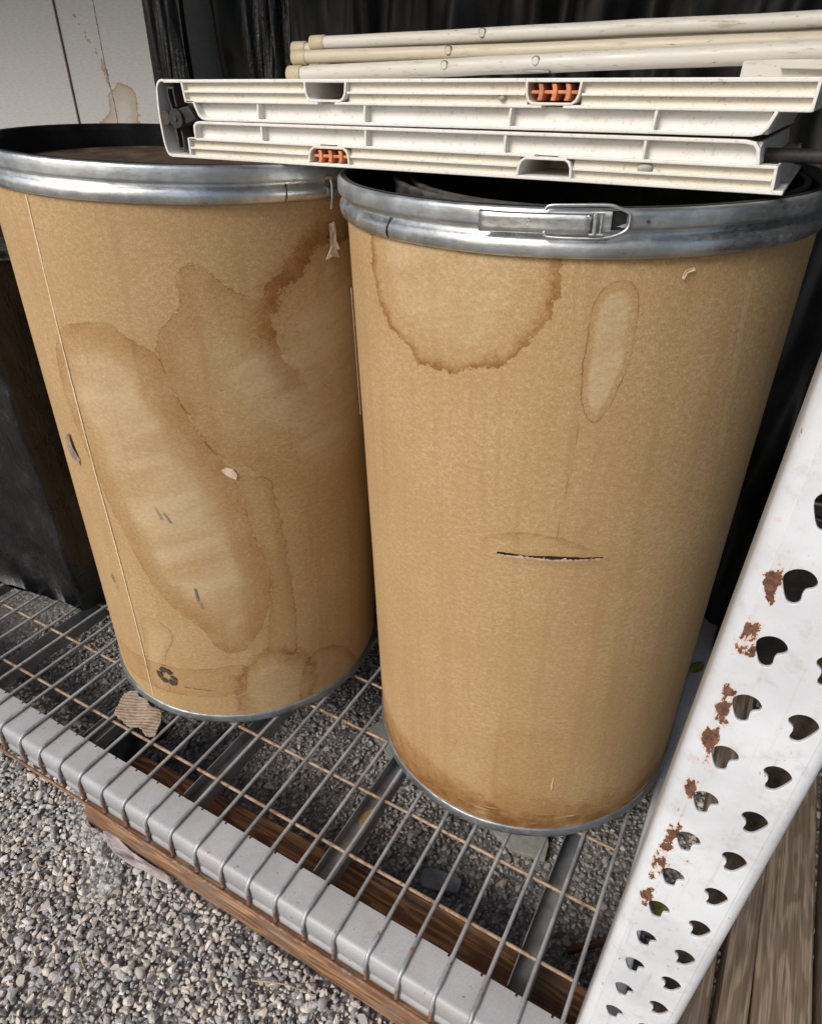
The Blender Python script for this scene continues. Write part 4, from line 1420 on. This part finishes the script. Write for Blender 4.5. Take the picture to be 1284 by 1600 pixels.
# wrap round end shell with the black hinge in it
SH = [(0.1165, 1.0848), (0.1110, 1.0846), (0.1068, 1.0828), (0.1036, 1.0795), (0.1018, 1.0750), (0.1010, 1.0690), (0.0996, 1.0560), (0.0992, 1.0420), (0.0996, 1.0290), (0.1006, 1.0170), (0.1022, 1.0080), (0.1048, 1.0020), (0.1085, 0.9994), (0.1130, 0.9994)]
strip('end_shell', [tuple(q) for q in catmull(SH, 2, False)], 0.0030, YF, YD, WPL, fold)
hg = empty('hinge', (0.125, YF + 0.02, 1.04))
bpy.context.view_layer.update()
child(hg, fold)
poly_part('hinge_plate', [(0.112, 1.0825), (0.146, 1.0835), (0.147, 1.064), (0.160, 1.060), (0.160, 1.030), (0.142, 1.020), (0.140, 1.002), (0.112, 1.002)], YF + 0.022, YF + 0.03, DPL, hg, 0)
strip('hinge_arm', [(0.1160, 1.0760), (0.1165, 1.0640), (0.1200, 1.0540), (0.1225, 1.0440)], 0.0026, YF + 0.004, YF + 0.02, DPL2, hg)
strip('hinge_arm', [(0.1160, 1.0765), (0.1262, 1.0768), (0.1270, 1.0640), (0.1285, 1.0560)], 0.0026, YF + 0.004, YF + 0.02, DPL2, hg)
strip('hinge_arm', [(0.1210, 1.0330), (0.1225, 1.0180), (0.1232, 1.0080), (0.1318, 1.0085), (0.1318, 1.0230), (0.1290, 1.0330)], 0.0026, YF + 0.004, YF + 0.02, DPL2, hg)
child(MB().tube([(0.1070, YF + 0.002, 1.0430), (0.1070, YF + 0.020, 1.0430)], 0.0085, 24).build('hinge_disc', DPL2, None, 0.0008), hg)
child(MB().tube([(0.1290, YF - 0.001, 1.0432), (0.1290, YF + 0.020, 1.0432)], 0.0112, 26).build('hinge_disc', DPL, None, 0.0010), hg)
child(MB().tube([(0.1290, YF - 0.0026, 1.0432), (0.1290, YF - 0.001, 1.0432)], 0.0032, 14).build('rivet', DPL2), hg)
child(MB().tube([(0.108, YF + 0.006, 1.0432), (0.122, YF + 0.006, 1.0430)], 0.0030, 10).build('hinge_pin', DPL2), hg)
poly_part('hinge_arm', [(0.129, 1.054), (0.148, 1.058), (0.160, 1.0445), (0.134, 1.034)], YF + 0.004, YF + 0.014, DPL, hg)
o = MB().tube([(0.844, YF + 0.045, 1.0470), (0.93, YF + 0.045, 1.0495)], 0.0062, 16).build('rod', DPL)
child(o, fold)
# mud wasp dabs left on the ribs
for (x, z, r) in ((0.5860, 1.0835, 0.0042), (0.7420, 1.0310, 0.0050)):
    v, f = icosphere(2)
    v = v * np.array([r * (1.6 if x > 0.7 else 1), 0.004, r * 0.85]) * (1 + 0.15 * rng.normal(size=(len(v), 1)) * 0.5) + np.array([x, YF + 0.005, z])
    child(MB().add(v, [tuple(t) for t in f], True).build('mud_dab', SLABM), fold)

# ------------------------------------------------------------------ bundle of painted tubes on top
def tube_thing(a, b, r, mat, label, rivets=(), sleeve=True, hinge=()):
    a, b = Vector(a), Vector(b)
    d = (b - a).normalized()
    root = empty('metal_tube', a, label, 'tube', 'pale tubes stacked on the folded panels')
    bpy.context.view_layer.update()
    n_ = 14
    pts = [a + (b - a) * i / n_ + Vector((0, 0, 0.0012 * mnoise.noise((i * 0.5, a.z * 90, 0)))) for i in range(n_ + 1)]
    child(MB().tube(pts, r, 18).build('tube', mat), root)
    if sleeve:
        child(MB().tube([a - d * 0.014, a - d * 0.013, a + d * 0.008, a + d * 0.0095], r, 18, rs=[r * 0.95, r * 1.17, r * 1.17, r * 1.05]).build('end_sleeve', SLEEVE), root)
    for x in rivets:
        p = a + d * ((x - a.x) / d.x) + Vector((0, -r * 0.90, r * 0.25))
        rv = MB().tube([p + Vector((0, 0.002, 0)), p + Vector((0, -0.0010, 0)), p + Vector((0, -0.0020, 0))], 0.004, 16, rs=[0.0046, 0.0046, 0.0036]).build('rivet', mat)
        child(MB().tube([p + Vector((0, 0.002, 0)), p + Vector((0, -0.0004, 0))], 0.0054, 16).build('rivet_ring', DPL2), root)  # dark disc that shows as a ring around the rivet
        child(rv, root)
    for x in hinge:
        p = a + d * ((x - a.x) / d.x) + Vector((0, -r * 0.72, -r * 0.78))
        child(MB().box(p.x - 0.017, p.x + 0.017, p.y - 0.004, p.y + 0.004, p.z - 0.0011, p.z + 0.0011).build('hinge_strip', GALV, None, 0.0004), root)
    return root


tube_thing((0.2110, 0.40, 1.1162), (1.10, 0.42, 1.1530), 0.0080, TUBEM, 'cream tube with a yellowed end sleeve, upper of the front pair', (0.4400,))
tube_thing((0.2060, 0.395, 1.0962), (0.785, 0.40, 1.1292), 0.0098, TUBEW, 'white tube with rivets lying directly on the folded panels', (0.4400, 0.5602), True, (0.562,))
tube_thing((0.2060, 0.44, 1.1030), (1.00, 0.45, 1.1360), 0.0074, TUBEM, 'cream tube half hidden between the front pair of tubes', (), True)
tube_thing((0.1890, 0.43, 1.1270), (1.10, 0.47, 1.1700), 0.0082, TUBEM, 'cream tube above and behind the sleeved tube', (0.52,))
tube_thing((0.2360, 0.41, 1.1335), (1.10, 0.43, 1.1720), 0.0082, TUBEW, 'white tube on top at the front of the bundle', (0.48,))
tube_thing((0.1800, 0.45, 1.1080), (0.90, 0.50, 1.1390), 0.0074, TUBEM, 'cream tube lowest at the back of the bundle', ())
cl = empty('corner_bracket', (0.82, 0.40, 1.12), 'white corner fitting joining a tube end to a short foot', 'bracket')
bpy.context.view_layer.update()
child(MB().tube([(0.780, 0.40, 1.1290), (0.815, 0.40, 1.1310), (0.93, 0.40, 1.1365)], 0.0102, 18).build('socket', TUBEW), cl)
child(MB().box(0.7900, 0.93, 0.392, 0.412, 1.1085, 1.1265).build('foot', TUBEW, None, 0.0015), cl)
child(MB().box(0.828, 0.93, 0.384, 0.392, 1.1175, 1.1245).build('lug', TUBEW, None, 0.001), cl)

# ------------------------------------------------------------------ background things
ct = MB()
nx, nz = 60, 120
x0, x1, z0, z1, yy = -1.25, -0.508, ZG, 1.76, 0.80
vs_ = [(x0 + (x1 - x0) * i / nx, yy, z0 + (z1 - z0) * k / nz) for i in range(nx + 1) for k in range(nz + 1)]
ct.add(vs_, [(i * (nz + 1) + k, (i + 1) * (nz + 1) + k, (i + 1) * (nz + 1) + k + 1, i * (nz + 1) + k + 1) for i in range(nx) for k in range(nz)])
nfront = len(vs_)
ct.add([(x0, yy, z0), (x1, yy, z0), (x1, yy, z1), (x0, yy, z1), (x0, 1.25, z0), (x1, 1.25, z0), (x1, 1.25, z1), (x0, 1.25, z1)], [(1, 5, 6, 2), (0, 3, 7, 4), (4, 7, 6, 5), (3, 2, 6, 7)])
CARD = m_carton()
o = ct.build('white_carton', CARD)
ST = [[(-0.735, 1.20), (-0.660, 1.10), (-0.655, 1.05), (-0.640, 1.055), (-0.628, 1.066), (-0.600, 1.062), (-0.585, 1.052), (-0.573, 1.040), (-0.575, 1.025), (-0.580, 1.012), (-0.573, 1.0), (-0.585, 0.985), (-0.58, 0.93), (-0.68, 0.90), (-0.72, 0.975), (-0.69, 0.99), (-0.670, 1.02), (-0.672, 1.10), (-0.74, 1.2)]]
P = np.array(ct.v)[:, [0, 2]]
at = o.data.attributes.new('stain_0', 'FLOAT', 'POINT')
at.data.foreach_set('value', sdf(P, catmull(ST[0], 3)).astype(np.float32))
tag(o, 'tall white card carton with a brown drip stain, standing behind the drums', 'carton')
child(MB().tube([(-0.655, yy - 0.0004, 0.9), (-0.652, yy - 0.0006, 1.02), (-0.660, yy - 0.0006, 1.10), (-0.657, yy - 0.0004, 1.75)], 0.0011, 6).build('crease', CARD), o)
child(MB().box(-0.792, -0.788, yy - 0.004, yy - 0.0005, 0.2, 1.75).build('flap_edge', simple('brown_edge', (0.16, 0.10, 0.07), 0.8), None), o)


def drape(name, x0, x1, y, z0, z1, amp, freq, label, cat, group=None, mat=None, n=180, mz=50, lean=0.0):
    b = MB()
    vs = []
    for i in range(n + 1):
        x = x0 + (x1 - x0) * i / n
        for k in range(mz + 1):
            z = z0 + (z1 - z0) * k / mz
            dy = amp * (math.sin(x * freq + 3 * mnoise.noise((x * 9, z * 2, 1))) * 0.6 + 1.4 * mnoise.noise((x * freq * 0.35, z * 2.2, 4)) + 0.5 * mnoise.noise((x * freq, z * 9, 7)))
            vs.append((x + lean * (z - z0), y + dy, z))
    b.add(vs, [(i * (mz + 1) + k, (i + 1) * (mz + 1) + k, (i + 1) * (mz + 1) + k + 1, i * (mz + 1) + k + 1) for i in range(n) for k in range(mz)], True)
    o = b.build(name, mat or FILM)
    md = o.modifiers.new('thick', 'SOLIDIFY')
    md.thickness = 0.002
    return tag(o, label, cat, group)


drape('plastic_sheet', -0.30, -0.215, 0.62, 0.72, 1.76, 0.012, 160, 'narrow strip of crumpled black plastic hanging beside the white carton', 'plastic sheet')
drape('plastic_sheet', -0.075, 0.02, 0.63, 0.72, 1.65, 0.014, 190, 'pleated glossy black plastic hanging behind the tube ends', 'plastic sheet')
drape('plastic_sheet', -0.46, 1.9, 0.98, ZG, 1.77, 0.03, 40, 'wide dull black sheet added across the back of the rack to keep it dark', 'plastic sheet', mat=BLK, n=260)  # added sheet, black in place of the shade at the back


def bag(cx, cy, cz, sx, sy, sz, label, seed):
    v, f = icosphere(5)
    out = []
    for q in v:
        q = Vector(q)
        k = 1 + 0.16 * mnoise.noise(q * 1.7 + Vector((seed, 0, 0))) + 0.10 * abs(mnoise.noise(q * 5 + Vector((0, seed, 0)))) + 0.04 * mnoise.noise(q * 13)
        z = q.z * k
        if z < -0.7:
            z = -0.7
        out.append((cx + q.x * k * sx, cy + q.y * k * sy, cz + (z + 0.7) * sz))
    o = MB().add(out, [tuple(t) for t in f], True).build('garbage_bag', FILM)
    return tag(o, label, 'bag')


def wrapped(x0, x1, y0, y1, z0, z1, label, seed):
    bmx = bmesh.new()
    bmesh.ops.create_cube(bmx, size=1)
    bmesh.ops.subdivide_edges(bmx, edges=bmx.edges, cuts=44, use_grid_fill=True)
    for q in bmx.verts:
        p = Vector(((x0 + x1) / 2 + q.co.x * (x1 - x0), (y0 + y1) / 2 + q.co.y * (y1 - y0), (z0 + z1) / 2 + q.co.z * (z1 - z0)))
        d = Vector((q.co.x, q.co.y, 0 if q.co.z < -0.45 else q.co.z * 0.6))
        k = 0.030 * mnoise.noise(p * 4 + Vector((seed, 0, 0))) + 0.016 * abs(mnoise.noise(Vector((p.x * 9 + p.z * 12, p.y * 9, p.z * 5 + seed)))) + 0.006 * mnoise.noise(p * 34)
        p += d.normalized() * k - d * 0.05 * (q.co.x ** 2 + q.co.y ** 2)
        if q.co.z < -0.45:
            p.z = z0
        q.co = p
    me = bpy.data.meshes.new('added_black_load')
    bmx.to_mesh(me)
    bmx.free()
    me.polygons.foreach_set('use_smooth', [True] * len(me.polygons))
    me.materials.append(FILM)
    o = bpy.data.objects.new('added_black_load', me)
    COL.objects.link(o)
    return tag(o, label, 'added black load')


wrapped(-0.98, -0.350, 0.170, 0.76, 0.0038, 0.80, 'bulky black film load added to darken the deck beside the stained drum', 3)  # black block added to cover and shade the deck at the left
bag(1.27, 1.25, ZG + 0.002, 0.26, 0.25, 0.36, 'black garbage bag on the ground behind the post', 9)
cr = empty('black_crate', (1.16, 0.84, ZG), 'black plastic crate in the shadow between drum and post', 'crate')
bpy.context.view_layer.update()
child(MB().box(1.00, 1.36, 0.80, 1.2, -0.045, 0.42).build('crate_body', BLK, None, 0.012), cr)
child(MB().box(0.985, 1.375, 0.785, 1.215, 0.42, 0.455).build('crate_rim', BLK, None, 0.008), cr)

# ------------------------------------------------------------------ small things on and under the deck
cb = MB()
outl = [(-0.052, 0.006), (-0.066, 0.030), (-0.078, 0.054), (-0.070, 0.068), (-0.060, 0.074), (-0.045, 0.064), (-0.026, 0.066), (-0.004, 0.056), (0.018, 0.060), (0.040, 0.042), (0.050, 0.022), (0.058, 0.008), (0.040, 0.000), (0.022, 0.006), (0.000, -0.002), (-0.024, 0.002)]
oc = catmull(outl, 4)
dirv = np.array([0.90, 0.43])
prp = np.array([-dirv[1], dirv[0]])
zf = lambda p: 0.0085 + 0.0009 * math.sin((p @ prp) * 2 * math.pi / 0.0072) + 0.010 * max(0, p[0] + 0.02) + 0.005 * mnoise.noise((p[0] * 30, p[1] * 30, 0)) + 0.0014 * mnoise.noise((p[0] * 110, p[1] * 110, 5))
gs_ = 0.0011
gn, gm = int(0.150 / gs_), int(0.085 / gs_)
gp = np.array([(-0.085 + i * gs_, -0.006 + k * gs_) for i in range(gn) for k in range(gm)])
ins_ = sdf(gp, oc) < 0.0006 * np.array([mnoise.noise((p[0] * 300, p[1] * 300, 2)) for p in gp])
ids = {}
gv, gf = [], []
for i in range(gn - 1):
    for k in range(gm - 1):
        q = (i * gm + k, (i + 1) * gm + k, (i + 1) * gm + k + 1, i * gm + k + 1)
        if all(ins_[t] for t in q):
            for t in q:
                if t not in ids:
                    ids[t] = len(gv)
                    gv.append((gp[t][0], gp[t][1], zf(gp[t])))
            gf.append(tuple(ids[t] for t in q))
cb.add(gv, gf, True)
CBM = simple('dry_corrugated_card', (0.31, 0.235, 0.18), 0.9, var=0.2, sc=50)
o = cb.build('cardboard_scrap', CBM)
md = o.modifiers.new('thick', 'SOLIDIFY')
md.thickness = 0.0022
tag(o, 'torn scrap of corrugated cardboard on the wire deck beside the stained drum', 'cardboard scrap')


def slab(name, poly, z0, th, mat, label, cat, tilt=(0, 0)):
    P = [(x, y) for x, y in poly]
    b = MB().prism_z(P, z0, z0 + th, lambda x, y: tilt[0] * (x - P[0][0]) + tilt[1] * (y - P[0][1]))
    return tag(b.build(name, mat, None, 0.0015), label, cat)


slab('stone_slab', [(0.647, 0.31), (0.650, 0.37), (0.71, 0.40), (0.762, 0.385), (0.788, 0.327), (0.792, 0.292), (0.726, 0.279), (0.685, 0.293)], -0.121 - ZD, 0.012, SLABM, 'pale sandy stone slab on the gravel below the torn drum', 'stone slab')
slab('stone_slab', [(0.584, 0.158), (0.610, 0.170), (0.661, 0.174), (0.666, 0.145), (0.637, 0.132), (0.599, 0.122), (0.585, 0.136)], -0.121 - ZD, 0.010, SLAT, 'dark grey flat stone half sunk in the gravel behind the plank', 'stone slab', (0.05, -0.1))
slab('stone_slab', [(0.297, 0.399), (0.316, 0.444), (0.375, 0.421), (0.420, 0.365), (0.385, 0.350), (0.349, 0.374)], -0.121 - ZD, 0.008, SLABM, 'pale stone piece on the gravel in the gap between the drums', 'stone slab')
bp = MB()
pv = []
for i in range(15):
    for k in range(15):
        x = -0.120 + 0.10 * i / 14 + 0.004 * mnoise.noise((k * 0.4, 0, 1))
        y = -0.02 + 0.125 * k / 14 + 0.004 * mnoise.noise((i * 0.4, 3, 1))
        pv.append((x, y, -0.104 - 0.012 + 0.016 * mnoise.noise((x * 30, y * 30, 2))))
bp.add(pv, [(i * 15 + k, (i + 1) * 15 + k, (i + 1) * 15 + k + 1, i * 15 + k + 1) for i in range(14) for k in range(14)], True)
o = bp.build('black_patch', BLK)  # thin crumpled black sheet on the gravel
md = o.modifiers.new('thick', 'SOLIDIFY')
md.thickness = 0.001
tag(o, 'thin black patch on the gravel under the deck by the plank end', 'plastic scrap')


def litter(name, pts, zb, mat, label, cat, amp=0.008, n=5, seed=0, thick=0.0004):
    P = catmull(pts, 2)
    c = P.mean(0)
    vs = []
    for k in range(n + 1):
        for q in P:
            p = c + (q - c) * (k / n) ** 0.8
            vs.append((p[0], p[1], zb + amp * (1 + 1.3 * mnoise.noise((p[0] * 45, p[1] * 45, seed)) + 0.6 * mnoise.noise((p[0] * 130, p[1] * 130, seed)))))
    m = len(P)
    b = MB().add(vs, [(k * m + i, k * m + (i + 1) % m, (k + 1) * m + (i + 1) % m, (k + 1) * m + i) for k in range(n) for i in range(m)], True)
    o = b.build(name, mat)
    md = o.modifiers.new('thick', 'SOLIDIFY')
    md.thickness = thick
    return tag(o, label, cat)


wrap = litter('plastic_wrapper', [(-0.085, -0.098), (-0.05, -0.10), (0.0, -0.142), (0.06, -0.142), (0.105, -0.150), (0.165, -0.200), (0.160, -0.226), (0.128, -0.245), (0.090, -0.222), (0.064, -0.178), (0.010, -0.170), (-0.06, -0.125)], ZG + 0.002, CLEAR, 'clear plastic wrapper lying crumpled on the gravel by the plank end', 'wrapper', 0.010, 7, 3)
# white lettering strokes printed on the wrapper
WHT = simple('white_ink', (0.50, 0.51, 0.51), 0.6, var=0.1, sc=60, bump=0)
cv = bpy.data.curves.new('lettering', 'FONT')
cv.body = 'M7'
cv.size = 0.026
cv.extrude = 0.0002
tc = bpy.data.objects.new('lettering_curve', cv)
COL.objects.link(tc)
bpy.context.view_layer.update()
lm = bpy.data.meshes.new_from_object(tc.evaluated_get(bpy.context.evaluated_depsgraph_get()))
bpy.data.objects.remove(tc, do_unlink=True)
for q in lm.vertices:
    q.co.z += 0.003 * math.sin(q.co.x * 190) + 0.002 * math.sin(q.co.y * 260)
    q.co.y += 0.002 * math.sin(q.co.x * 140)
lm.materials.clear()
lm.materials.append(WHT)
to = bpy.data.objects.new('lettering', lm)
COL.objects.link(to)
to.location = (0.108, -0.214, ZG + 0.022)
to.rotation_euler = (R(14), R(-8), R(52))
bpy.context.view_layer.update()
child(to, wrap)
PAP = simple('pink_grey_paper', (0.44, 0.38, 0.36), 0.8, var=0.15, sc=50)
litter('paper_strip', [(0.045, -0.138), (0.075, -0.134), (0.12, -0.140), (0.17, -0.1405), (0.225, -0.1405), (0.230, -0.152), (0.17, -0.155), (0.12, -0.160), (0.075, -0.152)], ZG + 0.002, PAP, 'dirty pinkish paper strip lying along the front of the plank', 'paper', 0.005, 5, 6)


def stalk(name, a, b, r, label, group=None, mat=STRAW, cat='stalk', sag=0.004):
    a, b = Vector(a), Vector(b)
    m = (a + b) / 2 + Vector((random.uniform(-1, 1) * 0.006, random.uniform(-1, 1) * 0.006, sag))
    P = catmull([a, m, b], 4, False)
    o = MB().tube([tuple(q) for q in P], r, 6, rs=[r * (1 - 0.5 * i / (len(P) - 1)) for i in range(len(P))]).build(name, mat)
    return tag(o, label, cat, group)


stalk('grass_stalk', (0.372, -0.030, -0.077), (0.366, 0.002, -0.076), 0.0010, 'short dry grass stalk lying on the plank behind the beam')
stalk('grass_stalk', (0.258, 0.143, -0.110 - ZD), (0.316, 0.197, -0.106 - ZD), 0.0010, 'thin dry grass stalk on the gravel between the two middle channels')
stalk('grass_stalk', (0.46, -0.200, -0.112), (0.56, -0.170, -0.108), 0.0016, 'thick pale grass stalk on the open gravel near the plank')
stalk('grass_stalk', (0.155, -0.200, -0.112), (0.148, -0.240, -0.108), 0.0010, 'dry grass stalk on the gravel just right of the wrapper')
stalk('grass_stalk', (0.185, -0.300, -0.112), (0.245, -0.322, -0.110), 0.0011, 'dry grass stalk on the open gravel farthest from the plank')
wp_ = MB()
for i in range(46):
    a = R(random.uniform(0, 360))
    p = (random.uniform(-0.15, 0.55), random.uniform(-0.36, -0.15), -0.114) if i < 26 else (random.uniform(0.05, 0.9), random.uniform(0.04, 0.45), -0.115 - ZD)
    L = random.uniform(0.015, 0.045)
    wp_.tube([p, (p[0] + L * 0.5 * math.cos(a), p[1] + L * 0.5 * math.sin(a), p[2] + 0.006), (p[0] + L * math.cos(a + 0.3), p[1] + L * math.sin(a + 0.3), p[2] + 0.003)], 0.0006, 5)
tag(wp_.build('grass_wisps', STRAW), 'thin wisps of dry grass scattered over the gravel', kind='stuff')
stalk('grass_stalk', (0.885, 0.115, -0.110 - ZD), (0.94, 0.15, -0.100 - ZD), 0.0014, 'pale dry stalk on the gravel beside the red brown stake')
o = MB().box(0.0, 0.11, -0.006, 0.006, -0.006, 0.006).build('wooden_stake', STAKE, None, 0.001)
o.location = (0.886, 0.146, -0.106 - ZD)
o.rotation_euler = (R(8), R(-4), R(40))
tag(o, 'short red brown wooden stake on the gravel near the post', 'stake')


def leaf(loc, L, W, rot, mat, label, ribs=True):
    b = MB()
    vs, n, m = [], 14, 6
    for i in range(n + 1):
        s = i / n
        wd = W * (math.sin(math.pi * s ** 0.85) ** 0.8) / 2 if 0 < s < 1 else 0.0003
        for k in range(m + 1):
            t = k / m * 2 - 1
            vs.append((L * (s - 0.5), wd * t, 0.25 * abs(wd * t) + 0.10 * L * (s - 0.5) ** 2 * 4 * 0.3 + 0.0012 * math.sin(s * 40) * (1 - abs(t))))
    b.add(vs, [(i * (m + 1) + k, (i + 1) * (m + 1) + k, (i + 1) * (m + 1) + k + 1, i * (m + 1) + k + 1) for i in range(n) for k in range(m)], True)
    o = b.build('fallen_leaf', mat)
    md = o.modifiers.new('t', 'SOLIDIFY')
    md.thickness = 0.0004
    o.location = loc
    o.rotation_euler = rot
    MB().tube([(-L / 2 - 0.006, 0, 0.001), (0, 0, 0.0014), (L / 2, 0, 0.004)], 0.0007, 5).build('midrib', STRAW, o)
    return tag(o, label, 'leaf')


leaf((0.964, 0.800, -0.0465), 0.055, 0.024, (0.1, 0, R(65)), LEAFG, 'olive leaf lying on the grey strut beside the torn drum')
leaf((1.005, 0.225, -0.108), 0.085, 0.045, (R(12), 0, R(40)), LEAFG, 'yellow green leaf on the gravel seen through the post slots')
leaf((0.4965, 0.088, -0.0370), 0.048, 0.022, (0.0, 0, R(86)), LEAFD, 'curled brown leaf lying in the middle support channel')
